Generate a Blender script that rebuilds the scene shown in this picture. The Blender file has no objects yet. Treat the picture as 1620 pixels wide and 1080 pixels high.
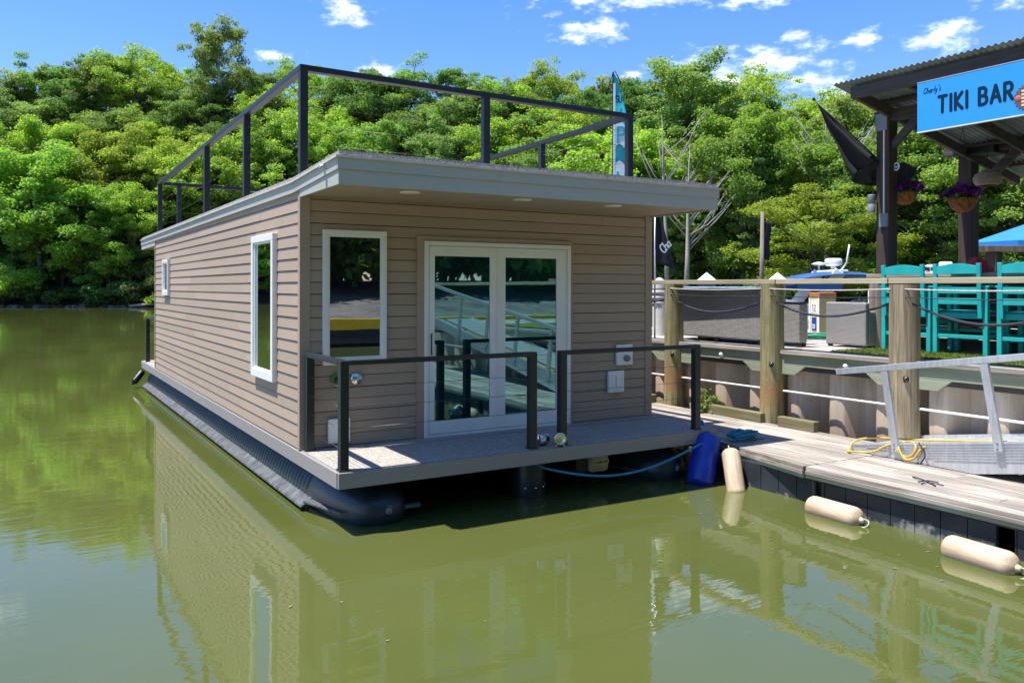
import bpy, bmesh, math, random
import numpy as np
from mathutils import Vector, Matrix
R = math.radians
sc = bpy.context.scene
col = sc.collection
rnd = random.Random(7)

# ------------------------------------------------------------------ camera
CAM = Vector((-2.397, -6.848, 1.590)); YAW = 0.543; FPX = 1310.1
cd = bpy.data.cameras.new('camera'); cam = bpy.data.objects.new('camera', cd); col.objects.link(cam)
cam.location = CAM
cam.rotation_euler = (R(90), -0.002, -YAW)
cd.sensor_fit = 'HORIZONTAL'; cd.sensor_width = 36; cd.lens = FPX / 1620 * 36
cd.shift_y = -85 / 1620
cd.clip_start = .05; cd.clip_end = 2000
sc.camera = cam
sc.view_settings.view_transform = 'Standard'; sc.view_settings.look = 'None'
sc.view_settings.exposure = 0.88; sc.view_settings.gamma = 1

# ------------------------------------------------------------------ sun + sky
SUN = Vector((.317, -.095, -1)).normalized()          # travel direction
sl = bpy.data.lights.new('sun', 'SUN'); so = bpy.data.objects.new('sun', sl); col.objects.link(so)
sl.energy = 4.9; sl.angle = R(.53); sl.color = (1, .955, .88)
so.rotation_euler = SUN.to_track_quat('-Z', 'Y').to_euler(); so.location = (0, 0, 60)
elev = math.asin(-SUN.z); toSun = -SUN
w = bpy.data.worlds.new('World'); sc.world = w; w.use_nodes = True
nt = w.node_tree; N = nt.nodes; L = nt.links; N.clear()
sky = N.new('ShaderNodeTexSky'); sky.sky_type = 'NISHITA'; sky.sun_disc = False
sky.sun_elevation = elev; sky.sun_rotation = math.atan2(toSun.x, toSun.y)
sky.air_density = 1.0; sky.dust_density = .25; sky.ozone_density = 3.5
def nn(t, **k):
    n = N.new(t)
    for a, b in k.items(): setattr(n, a, b)
    return n
hs = nn('ShaderNodeHueSaturation'); hs.inputs['Saturation'].default_value = 1.28; hs.inputs['Value'].default_value = 1.0
L.new(sky.outputs[0], hs.inputs['Color'])
geo = nn('ShaderNodeTexCoord'); sep = nn('ShaderNodeSeparateXYZ'); L.new(geo.outputs['Generated'], sep.inputs[0])
az = nn('ShaderNodeMath', operation='ARCTAN2'); L.new(sep.outputs[0], az.inputs[0]); L.new(sep.outputs[1], az.inputs[1])
el = nn('ShaderNodeMath', operation='ARCSINE'); L.new(sep.outputs[2], el.inputs[0])
ae = nn('ShaderNodeCombineXYZ'); L.new(az.outputs[0], ae.inputs[0]); L.new(el.outputs[0], ae.inputs[1])
nz = nn('ShaderNodeTexNoise'); nz.inputs['Scale'].default_value = 34; nz.inputs['Detail'].default_value = 9; nz.inputs['Roughness'].default_value = .62
nz2 = nn('ShaderNodeTexNoise'); nz2.inputs['Scale'].default_value = 9; nz2.inputs['Detail'].default_value = 5
mp = nn('ShaderNodeMapping'); mp.inputs['Scale'].default_value = (1, 2.1, 1); L.new(ae.outputs[0], mp.inputs[0])
L.new(mp.outputs[0], nz.inputs['Vector']); L.new(mp.outputs[0], nz2.inputs['Vector'])
clouds = [(-.030,.322,.052,.020),(.345,.312,.040,.024),(.265,.262,.032,.008),(.385,.254,.032,.012),(.484,.250,.016,.012),
          (.70,.340,.20,.026),(.645,.300,.062,.016),(.83,.325,.050,.016),(.872,.280,.022,.009),(.945,.268,.028,.016),(1.02,.262,.040,.020),
          (.835,.255,.110,.026),(.80,.235,.050,.018),(.93,.222,.050,.016),(.885,.232,.045,.014),(.69,.250,.020,.012),(1.10,.30,.05,.02),
          (1.8,.4,.3,.07),(2.6,.35,.3,.06),(-2.2,.4,.35,.07),(3.0,.7,.3,.1),(-1.3,.6,.3,.1),(.3,.75,.2,.08)]
prev = None
for (a, e, ra, re) in clouds:
    s1 = nn('ShaderNodeVectorMath', operation='SUBTRACT'); s1.inputs[1].default_value = (a, e, 0); L.new(ae.outputs[0], s1.inputs[0])
    s2 = nn('ShaderNodeVectorMath', operation='DIVIDE'); s2.inputs[1].default_value = (ra, re, 1); L.new(s1.outputs[0], s2.inputs[0])
    s3 = nn('ShaderNodeVectorMath', operation='LENGTH'); L.new(s2.outputs[0], s3.inputs[0])
    if prev is None: prev = s3.outputs['Value']
    else:
        m = nn('ShaderNodeMath', operation='MINIMUM'); L.new(prev, m.inputs[0]); L.new(s3.outputs['Value'], m.inputs[1]); prev = m.outputs[0]
def mth(op, a, b=None, c=None):
    m = nn('ShaderNodeMath', operation=op)
    for i, v in enumerate((a, b, c)):
        if v is None: continue
        if isinstance(v, (int, float)): m.inputs[i].default_value = v
        else: L.new(v, m.inputs[i])
    return m.outputs[0]
dens = mth('SUBTRACT', 1.0, prev)                       # 1 in centre, 0 on edge
dens = mth('ADD', mth('MULTIPLY', dens, .62), mth('MULTIPLY', mth('SUBTRACT', nz.outputs[0], .5), 1.9))
dens = mth('ADD', dens, mth('MULTIPLY', mth('SUBTRACT', nz2.outputs[0], .5), .9))
mr = nn('ShaderNodeMapRange', interpolation_type='SMOOTHSTEP'); mr.inputs['From Min'].default_value = .05; mr.inputs['From Max'].default_value = .98
L.new(dens, mr.inputs['Value'])
mx = nn('ShaderNodeMix', data_type='RGBA'); L.new(mr.outputs[0], mx.inputs[0])
tint = nn('ShaderNodeMix', data_type='RGBA', blend_type='MULTIPLY'); tint.inputs[0].default_value = 1; tint.inputs[7].default_value = (1.04, .90, 1.0, 1)
L.new(hs.outputs[0], tint.inputs[6])
L.new(tint.outputs[2], mx.inputs[6]); mx.inputs[7].default_value = (8.6, 8.8, 9.4, 1)
bg = nn('ShaderNodeBackground'); bg.inputs['Strength'].default_value = .125
L.new(mx.outputs[2], bg.inputs['Color']); out = nn('ShaderNodeOutputWorld'); L.new(bg.outputs[0], out.inputs[0])

# ------------------------------------------------------------------ materials
def newmat(name):
    m = bpy.data.materials.new(name); m.use_nodes = True
    t = m.node_tree; t.nodes.clear()
    o = t.nodes.new('ShaderNodeOutputMaterial'); b = t.nodes.new('ShaderNodeBsdfPrincipled'); t.links.new(b.outputs[0], o.inputs[0])
    return m, t, b
def rgba(c): return (c[0], c[1], c[2], 1)
def mix(t, fac, a, b, mode='MIX'):
    m = t.nodes.new('ShaderNodeMix'); m.data_type = 'RGBA'; m.blend_type = mode
    for i, v in ((0, fac), (6, a), (7, b)):
        if isinstance(v, (int, float)): m.inputs[i].default_value = v
        elif isinstance(v, (tuple, list)): m.inputs[i].default_value = rgba(v)
        else: t.links.new(v, m.inputs[i])
    return m.outputs[2]
def noise(t, scale=5, detail=5, rough=.55, stretch=None, dist=0):
    c = t.nodes.new('ShaderNodeTexCoord'); n = t.nodes.new('ShaderNodeTexNoise')
    n.inputs['Scale'].default_value = scale; n.inputs['Detail'].default_value = detail; n.inputs['Roughness'].default_value = rough
    n.inputs['Distortion'].default_value = dist
    if stretch:
        mpn = t.nodes.new('ShaderNodeMapping'); mpn.inputs['Scale'].default_value = stretch
        t.links.new(c.outputs['Object'], mpn.inputs[0]); t.links.new(mpn.outputs[0], n.inputs['Vector'])
    else: t.links.new(c.outputs['Object'], n.inputs['Vector'])
    return n.outputs[0]
def rng(t, v, a, b, c=0, d=1):
    m = t.nodes.new('ShaderNodeMapRange'); m.inputs[1].default_value = a; m.inputs[2].default_value = b; m.inputs[3].default_value = c; m.inputs[4].default_value = d
    t.links.new(v, m.inputs[0]); return m.outputs[0]
def bump(t, b, h, s=.2, d=.01):
    n = t.nodes.new('ShaderNodeBump'); n.inputs['Strength'].default_value = s; n.inputs['Distance'].default_value = d
    t.links.new(h, n.inputs['Height']); t.links.new(n.outputs[0], b.inputs['Normal'])
def plain(name, c, rough=.5, metal=0, var=.12, scale=6, c2=None, bmp=0, bscale=60, coat=0, stretch=None):
    m, t, b = newmat(name)
    n = rng(t, noise(t, scale, 6, .6, stretch), .3, .7)
    c2 = c2 or tuple(x * (1 - var * 2) for x in c)
    hi = tuple(min(1, x * (1 + var * .5)) for x in c)
    t.links.new(mix(t, n, c2, hi), b.inputs['Base Color'])
    b.inputs['Roughness'].default_value = rough; b.inputs['Metallic'].default_value = metal
    if 'lettering' in name: b.inputs['Specular IOR Level'].default_value = .1
    if coat: b.inputs['Coat Weight'].default_value = coat
    if bmp: bump(t, b, noise(t, bscale, 4, .6), bmp, .004)
    else: bump(t, b, noise(t, scale * 2.3, 3), .04, .01)
    return m
def wood(name, ca, cb, axis=1, s=1.0, rough=.8, green=None, islands=True, knots=True):
    m, t, b = newmat(name)
    st = [26, 26, 26]; st[axis] = 1.1
    n = noise(t, s, 7, .65, tuple(st), .4)
    n2 = noise(t, 1.3, 4, .6)
    f = rng(t, n, .32, .68)
    c = mix(t, f, ca, cb)
    c = mix(t, rng(t, n2, .3, .75, 0, .55), c, tuple(x * .62 for x in ca))
    if islands:
        g = t.nodes.new('ShaderNodeNewGeometry')
        v = rng(t, g.outputs['Random Per Island'], 0, 1, .72, 1.22)
        cc = t.nodes.new('ShaderNodeCombineColor')
        for i in range(3): t.links.new(v, cc.inputs[i])
        c = mix(t, 1.0, c, cc.outputs[0], 'MULTIPLY')
    if green:
        c = mix(t, rng(t, noise(t, 2.2, 5, .7), .5, .75, 0, .8), c, green)
    t.links.new(c, b.inputs['Base Color']); b.inputs['Roughness'].default_value = rough
    bump(t, b, n, .5, .004)
    return m
MT = {}
def siding_mat(name, c):
    m, t, b = newmat(name)
    n = noise(t, 1, 6, .7, (3, 3, 60)); n2 = noise(t, .7, 4)
    cc = mix(t, rng(t, n, .3, .7), tuple(x * .93 for x in c), tuple(x * 1.05 for x in c))
    cc = mix(t, rng(t, n2, .35, .7, 0, .5), cc, tuple(x * .9 for x in c))
    gi = t.nodes.new('ShaderNodeNewGeometry'); vv = rng(t, gi.outputs['Random Per Island'], 0, 1, .93, 1.05); c3 = t.nodes.new('ShaderNodeCombineColor')
    for i in range(3): t.links.new(vv, c3.inputs[i])
    cc = mix(t, 1.0, cc, c3.outputs[0], 'MULTIPLY')
    st_ = rng(t, noise(t, 1, 6, .75, (9, 9, .9)), .56, .78, 0, .28); cc = mix(t, st_, cc, tuple(x * .62 for x in c))
    t.links.new(cc, b.inputs['Base Color']); b.inputs['Roughness'].default_value = .62
    bump(t, b, noise(t, 9, 6, .75, (2, 2, 40)), .18, .003)
    return m
MT['siding'] = siding_mat('taupe_siding', (.385, .295, .222))
MT['corner'] = siding_mat('taupe_trim', (.385, .295, .222))
MT['gapshade'] = plain('gap_shade_wall_core', (.05, .038, .03), .9)  # dark colour paints the shade lines seen through the siding gaps
MT['fascia'] = siding_mat('grey_fascia', (.42, .42, .39))
MT['soffit'] = siding_mat('soffit', (.36, .28, .225))
MT['deckboard'] = siding_mat('deck_fascia', (.27, .255, .245))
MT['white'] = plain('white_vinyl', (.80, .81, .80), .35, var=.03)
MT['black'] = plain('black_powder_coat', (.013, .018, .022), .42, var=.15, bmp=.05, bscale=300)
MT['steel'] = plain('cable_steel', (.08, .08, .08), .35, metal=.7)
MT['chrome'] = plain('chrome', (.62, .63, .66), .26, metal=1, var=.02)
MT['drip'] = plain('drip_edge', (.62, .58, .52), .4)
def speckle(name, a, b_, c3, sc_=150):
    m, t, b = newmat(name)
    v = t.nodes.new('ShaderNodeTexVoronoi'); v.inputs['Scale'].default_value = sc_
    tc = t.nodes.new('ShaderNodeTexCoord'); t.links.new(tc.outputs['Object'], v.inputs['Vector'])
    sp = t.nodes.new('ShaderNodeSeparateColor'); t.links.new(v.outputs['Color'], sp.inputs[0])
    r = t.nodes.new('ShaderNodeValToRGB'); r.color_ramp.interpolation = 'CONSTANT'
    e = r.color_ramp.elements; e[0].color = rgba(a); e[1].position = .3; e[1].color = rgba(b_)
    x = e.new(.72); x.color = rgba(c3)
    t.links.new(sp.outputs[0], r.inputs[0])
    c = mix(t, rng(t, noise(t, 2.5, 5), .35, .7, 0, .35), r.outputs[0], tuple(k * .7 for k in b_))
    t.links.new(c, b.inputs['Base Color']); b.inputs['Roughness'].default_value = .85
    bump(t, b, v.outputs['Distance'], .7, .004)
    return m
MT['aggregate'] = speckle('speckled_deck', (.20, .19, .175), (.37, .34, .30), (.52, .475, .42))
MT['roofagg'] = speckle('speckled_roof', (.15, .15, .155), (.33, .325, .315), (.54, .53, .51))
def glass_mat(name, tintc, fac, dark):
    m, t, b = newmat(name)
    b.inputs['Base Color'].default_value = rgba(dark); b.inputs['Roughness'].default_value = .04
    g = t.nodes.new('ShaderNodeBsdfGlossy'); g.inputs['Roughness'].default_value = .004; g.inputs['Color'].default_value = rgba(tintc)
    bp = t.nodes.new('ShaderNodeBump'); bp.inputs['Strength'].default_value = .10; bp.inputs['Distance'].default_value = .004
    t.links.new(noise(t, 2.2, 2, .4), bp.inputs['Height']); t.links.new(bp.outputs[0], g.inputs['Normal'])
    fr = t.nodes.new('ShaderNodeFresnel'); fr.inputs[0].default_value = 1.5
    ad = t.nodes.new('ShaderNodeMath'); ad.operation = 'ADD'; ad.inputs[1].default_value = fac; ad.use_clamp = True; t.links.new(fr.outputs[0], ad.inputs[0])
    ms = t.nodes.new('ShaderNodeMixShader'); t.links.new(ad.outputs[0], ms.inputs[0]); t.links.new(b.outputs[0], ms.inputs[1]); t.links.new(g.outputs[0], ms.inputs[2])
    o = [n for n in t.nodes if n.type == 'OUTPUT_MATERIAL'][0]; t.links.new(ms.outputs[0], o.inputs[0])
    return m
MT['glass'] = glass_mat('window_glass', (.80, .86, .88), .34, (.006, .009, .009))
MT['doorglass'] = glass_mat('coated_door_glass', (.26, .54, .57), .42, (.004, .035, .038))
def water_mat():
    m, t, b = newmat('green_river_water')
    n = noise(t, .35, 4, .55)
    c = mix(t, rng(t, n, .3, .7), (.070, .086, .020), (.092, .105, .030))
    t.links.new(c, b.inputs['Base Color'])
    b.inputs['Roughness'].default_value = .012; b.inputs['IOR'].default_value = 1.62
    n1 = noise(t, 1, 3, .55, (1.1, 4.2, 1), .6); n2 = noise(t, 1, 3, .5, (6, 15, 1), .9); n3 = noise(t, .22, 2, .5)
    h = t.nodes.new('ShaderNodeMath'); h.operation = 'MULTIPLY_ADD'; t.links.new(n2, h.inputs[0]); h.inputs[1].default_value = .10; t.links.new(n1, h.inputs[2])
    h2 = t.nodes.new('ShaderNodeMath'); h2.operation = 'MULTIPLY'; t.links.new(h.outputs[0], h2.inputs[0]); t.links.new(rng(t, n3, .35, .65, .35, 1), h2.inputs[1])
    bump(t, b, h2.outputs[0], .055, .05)
    return m
MT['water'] = water_mat()
def pontoon_mat():
    return plain('black_pontoon_plastic', (.022, .040, .055), .36, var=.25, scale=5, bmp=.25, bscale=18)
MT['pontoon'] = pontoon_mat()
MT['dockwood'] = wood('weathered_dock_boards', (.19, .16, .13), (.56, .51, .45), 1, 1.2)
MT['dockedge'] = wood('weathered_dock_edge', (.20, .18, .15), (.47, .43, .38), 1, 1.2)
MT['greenwood'] = wood('green_treated_timber', (.26, .31, .22), (.42, .45, .33), 1, .8, green=(.30, .24, .14))
MT['piling'] = wood('greenish_piling', (.12, .105, .045), (.47, .42, .22), 2, 1.2, green=(.13, .17, .05), islands=False)
MT['piling2'] = wood('tan_piling', (.12, .09, .05), (.50, .41, .27), 2, 1.2, islands=False)
MT['railwood'] = wood('pale_top_rail', (.34, .29, .19), (.56, .49, .34), 1, .9, green=(.33, .36, .22))
MT['curb'] = wood('mossy_curb', (.12, .11, .05), (.36, .31, .17), 1, .8, green=(.12, .15, .03))
MT['darkwood'] = wood('dark_stained_timber', (.030, .020, .015), (.095, .062, .045), 2, .8, islands=False)
MT['darkwoodh'] = wood('dark_stained_beam', (.035, .028, .025), (.11, .09, .08), 1, .8, islands=False)
MT['greywood'] = wood('grey_timber_post', (.16, .12, .09), (.38, .32, .27), 2, .8, islands=False)
MT['counter'] = wood('counter_top', (.30, .22, .15), (.55, .44, .33), 1, .8)
MT['barplank'] = wood('bar_front_planks', (.045, .040, .037), (.16, .14, .125), 1, .8)
MT['teal'] = plain('turquoise_lumber', (.02, .42, .42), .45, var=.08, scale=4, bmp=.05, bscale=120)
MT['alu'] = plain('brushed_aluminium', (.62, .64, .66), .38, metal=.55, var=.12, scale=5, stretch=(1, 6, 1))
MT['corr'] = plain('corrugated_roof_metal', (.22, .25, .24), .5, metal=.4, var=.2, scale=3)
MT['pvc'] = plain('white_pvc', (.78, .77, .74), .35, var=.06)
def wall_mat():
    m, t, b = newmat('vinyl_sheet_pile')
    tc = t.nodes.new('ShaderNodeTexCoord'); s = t.nodes.new('ShaderNodeSeparateXYZ'); t.links.new(tc.outputs['Object'], s.inputs[0])
    n = noise(t, 3, 6, .65, (1, 1, .5)); st = noise(t, 1, 5, .7, (7, 7, .6))
    c = mix(t, rng(t, n, .3, .7), (.50, .42, .34), (.68, .60, .50))
    a = t.nodes.new('ShaderNodeMath'); a.operation = 'ADD'; t.links.new(s.outputs[2], a.inputs[0])
    t.links.new(rng(t, st, .25, .75, -.4, .4), a.inputs[1])
    c = mix(t, rng(t, a.outputs[0], .95, .2, 0, .75), c, (.40, .25, .145))
    c = mix(t, rng(t, st, .52, .72, 0, .6), c, (.20, .165, .14))
    t.links.new(c, b.inputs['Base Color']); b.inputs['Roughness'].default_value = .55
    return m
MT['sheet'] = wall_mat()
def skirt_mat():
    m, t, b = newmat('dark_dock_skirt')
    tc = t.nodes.new('ShaderNodeTexCoord'); s = t.nodes.new('ShaderNodeSeparateXYZ'); t.links.new(tc.outputs['Object'], s.inputs[0])
    n = noise(t, 4, 6, .7); a = t.nodes.new('ShaderNodeMath'); a.operation = 'ADD'; t.links.new(s.outputs[2], a.inputs[0]); t.links.new(rng(t, n, .3, .7, -.14, .14), a.inputs[1])
    c = mix(t, rng(t, n, .3, .7), (.012, .018, .024), (.035, .045, .055))
    c = mix(t, rng(t, a.outputs[0], -.34, -.42, 0, .8), c, (.30, .29, .27))
    t.links.new(c, b.inputs['Base Color']); b.inputs['Roughness'].default_value = .6
    return m
MT['skirt'] = skirt_mat()
def wicker_mat():
    m, t, b = newmat('grey_wicker_weave')
    tc = t.nodes.new('ShaderNodeTexCoord'); s = t.nodes.new('ShaderNodeSeparateXYZ'); t.links.new(tc.outputs['Object'], s.inputs[0])
    a = t.nodes.new('ShaderNodeMath'); a.operation = 'ADD'; t.links.new(s.outputs[0], a.inputs[0]); t.links.new(s.outputs[1], a.inputs[1])
    cb = t.nodes.new('ShaderNodeCombineXYZ'); t.links.new(a.outputs[0], cb.inputs[0]); t.links.new(s.outputs[2], cb.inputs[1])
    br = t.nodes.new('ShaderNodeTexBrick'); t.links.new(cb.outputs[0], br.inputs['Vector'])
    br.inputs['Scale'].default_value = 1; br.inputs['Brick Width'].default_value = .052; br.inputs['Row Height'].default_value = .017
    br.inputs['Mortar Size'].default_value = .0035; br.inputs['Mortar Smooth'].default_value = .3
    br.inputs['Color1'].default_value = (.36, .345, .33, 1); br.inputs['Color2'].default_value = (.47, .45, .43, 1); br.inputs['Mortar'].default_value = (.05, .048, .046, 1)
    t.links.new(br.outputs['Color'], b.inputs['Base Color']); b.inputs['Roughness'].default_value = .5
    bump(t, b, br.outputs['Fac'], -.8, .006)
    return m
MT['wicker'] = wicker_mat()
MT['fender'] = plain('sun_bleached_fender', (.60, .49, .35), .6, var=.10, scale=9, c2=(.36, .25, .17), bmp=.1, bscale=40, stretch=(.35, 2.6, 2.6))
MT['bluep'] = plain('blue_drum_plastic', (.010, .045, .40), .35, var=.15)
MT['blueropem'] = plain('blue_rope', (.03, .27, .40), .7, var=.3, scale=60, bmp=.6, bscale=180)
MT['navyrope'] = plain('navy_rope', (.035, .04, .055), .8, var=.3, scale=40, bmp=.6, bscale=120)
MT['whiterope'] = plain('white_rope', (.55, .52, .47), .8, var=.2, scale=40)
MT['yellowhose'] = plain('yellow_hose', (.60, .42, .07), .45, var=.12, scale=10)
MT['greenhose'] = plain('green_hose', (.02, .28, .15), .4, var=.15, scale=10)
MT['signblue'] = plain('sky_blue_sign', (.022, .30, .80), .4, var=.02)
MT['signnavy'] = plain('navy_lettering', (.004, .03, .065), .9, var=.05)
MT['blackcloth'] = plain('black_flag_cloth', (.015, .016, .020), .85, var=.2, scale=9)
MT['whitecloth'] = plain('white_print', (.72, .74, .78), .8, var=.05)
MT['tealcloth'] = plain('teal_flag_cloth', (.03, .50, .62), .75, var=.15, scale=2)
MT['palecloth'] = plain('pale_flag_cloth', (.74, .84, .90), .75, var=.1, scale=2)
MT['umb'] = plain('blue_umbrella_cloth', (.018, .20, .55), .7, var=.06, scale=2)
MT['canvas'] = plain('navy_boat_canvas', (.02, .09, .25), .75, var=.15, scale=2)
MT['gel'] = plain('white_gelcoat', (.80, .80, .79), .22, var=.03)
MT['red'] = plain('red_print_cloth', (.50, .02, .03), .7, var=.3, scale=12)
MT['purple'] = plain('purple_petals', (.20, .006, .22), .6, var=.35, scale=20)
MT['coco'] = plain('coconut_fibre', (.36, .13, .035), .95, var=.3, scale=25, bmp=.8, bscale=80)
MT['rattan'] = plain('rattan_shade', (.34, .27, .17), .7, var=.2, scale=30)
MT['pedestal'] = plain('tan_pedestal', (.46, .38, .20), .5, var=.08)
MT['cream'] = plain('cream_plaque', (.72, .66, .42), .5, var=.05)
MT['rust'] = plain('rusty_cap', (.40, .17, .06), .7, var=.15)
MT['signalblue'] = plain('blue_plate', (.01, .06, .30), .4)
MT['greyplastic'] = plain('grey_plastic', (.20, .22, .24), .45)
MT['beige'] = plain('beige_housing', (.50, .46, .36), .45, var=.15, scale=8)
MT['darkmetal'] = plain('dark_metal', (.02, .022, .024), .4, metal=.4)
MT['turf'] = plain('artificial_turf', (.16, .22, .035), .9, var=.3, scale=40, bmp=.8, bscale=200)
MT['upperdeck'] = wood('upper_deck_boards', (.34, .30, .27), (.58, .54, .50), 1, 1.0)
MT['yellowpaint'] = plain('yellow_rail_paint', (.60, .42, .015), .6, var=.12)
MT['greencap'] = plain('green_ring', (.08, .20, .05), .5)
MT['patio'] = plain('teal_cup', (.10, .40, .42), .4)
def terrain_mat(name, a, b_):
    m, t, b = newmat(name)
    c = mix(t, rng(t, noise(t, .8, 7, .7), .35, .65), a, b_); t.links.new(c, b.inputs['Base Color']); b.inputs['Roughness'].default_value = .95
    bump(t, b, noise(t, 2.5, 7, .7), .8, .2); return m
MT['forestfloor'] = terrain_mat('forest_floor', (.018, .022, .010), (.07, .055, .03))
MT['gravel'] = terrain_mat('gravel_bank', (.09, .088, .085), (.24, .23, .22))
MT['rock'] = plain('shore_rock', (.20, .19, .18), .9, var=.35, scale=4, bmp=.6, bscale=12)
def leaf_mat(name, c1, c2, trans):
    m, t, b = newmat(name)
    g = t.nodes.new('ShaderNodeNewGeometry'); oi = t.nodes.new('ShaderNodeObjectInfo')
    c = mix(t, g.outputs['Random Per Island'], c1, c2)
    h = t.nodes.new('ShaderNodeHueSaturation'); t.links.new(c, h.inputs['Color'])
    t.links.new(rng(t, oi.outputs['Random'], 0, 1, .480, .524), h.inputs['Hue'])
    mm = t.nodes.new('ShaderNodeMath'); mm.operation = 'FRACT'; m5 = t.nodes.new('ShaderNodeMath'); m5.operation = 'MULTIPLY'; m5.inputs[1].default_value = 7.31
    t.links.new(oi.outputs['Random'], m5.inputs[0]); t.links.new(m5.outputs[0], mm.inputs[0])
    t.links.new(rng(t, mm.outputs[0], 0, 1, .80, 1.25), h.inputs['Value']); h.inputs['Saturation'].default_value = .95
    b.inputs['Roughness'].default_value = .55; b.inputs['Specular IOR Level'].default_value = .35
    t.links.new(h.outputs[0], b.inputs['Base Color'])
    tr = t.nodes.new('ShaderNodeBsdfTranslucent'); t.links.new(mix(t, 1.0, h.outputs[0], (1.5, 1.55, .7), 'MULTIPLY'), tr.inputs[0])
    ms = t.nodes.new('ShaderNodeMixShader'); ms.inputs[0].default_value = trans
    t.links.new(b.outputs[0], ms.inputs[1]); t.links.new(tr.outputs[0], ms.inputs[2])
    o = [n for n in t.nodes if n.type == 'OUTPUT_MATERIAL'][0]; t.links.new(ms.outputs[0], o.inputs[0])
    return m
MT['leafA'] = leaf_mat('leaves_mid_green', (.10, .20, .028), (.23, .35, .065), .52)
MT['leafB'] = leaf_mat('leaves_bright_green', (.16, .28, .025), (.30, .42, .055), .55)
MT['leafC'] = leaf_mat('leaves_dark_green', (.075, .155, .03), (.16, .26, .06), .5)
MT['leafD'] = leaf_mat('leaves_olive_green', (.12, .20, .045), (.26, .35, .11), .52)
MT['bark'] = plain('bark', (.10, .085, .065), .9, var=.3, scale=6, bmp=.5, bscale=10)
MT['palebark'] = plain('pale_bark', (.40, .37, .33), .85, var=.2, scale=6, bmp=.3, bscale=10)

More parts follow.
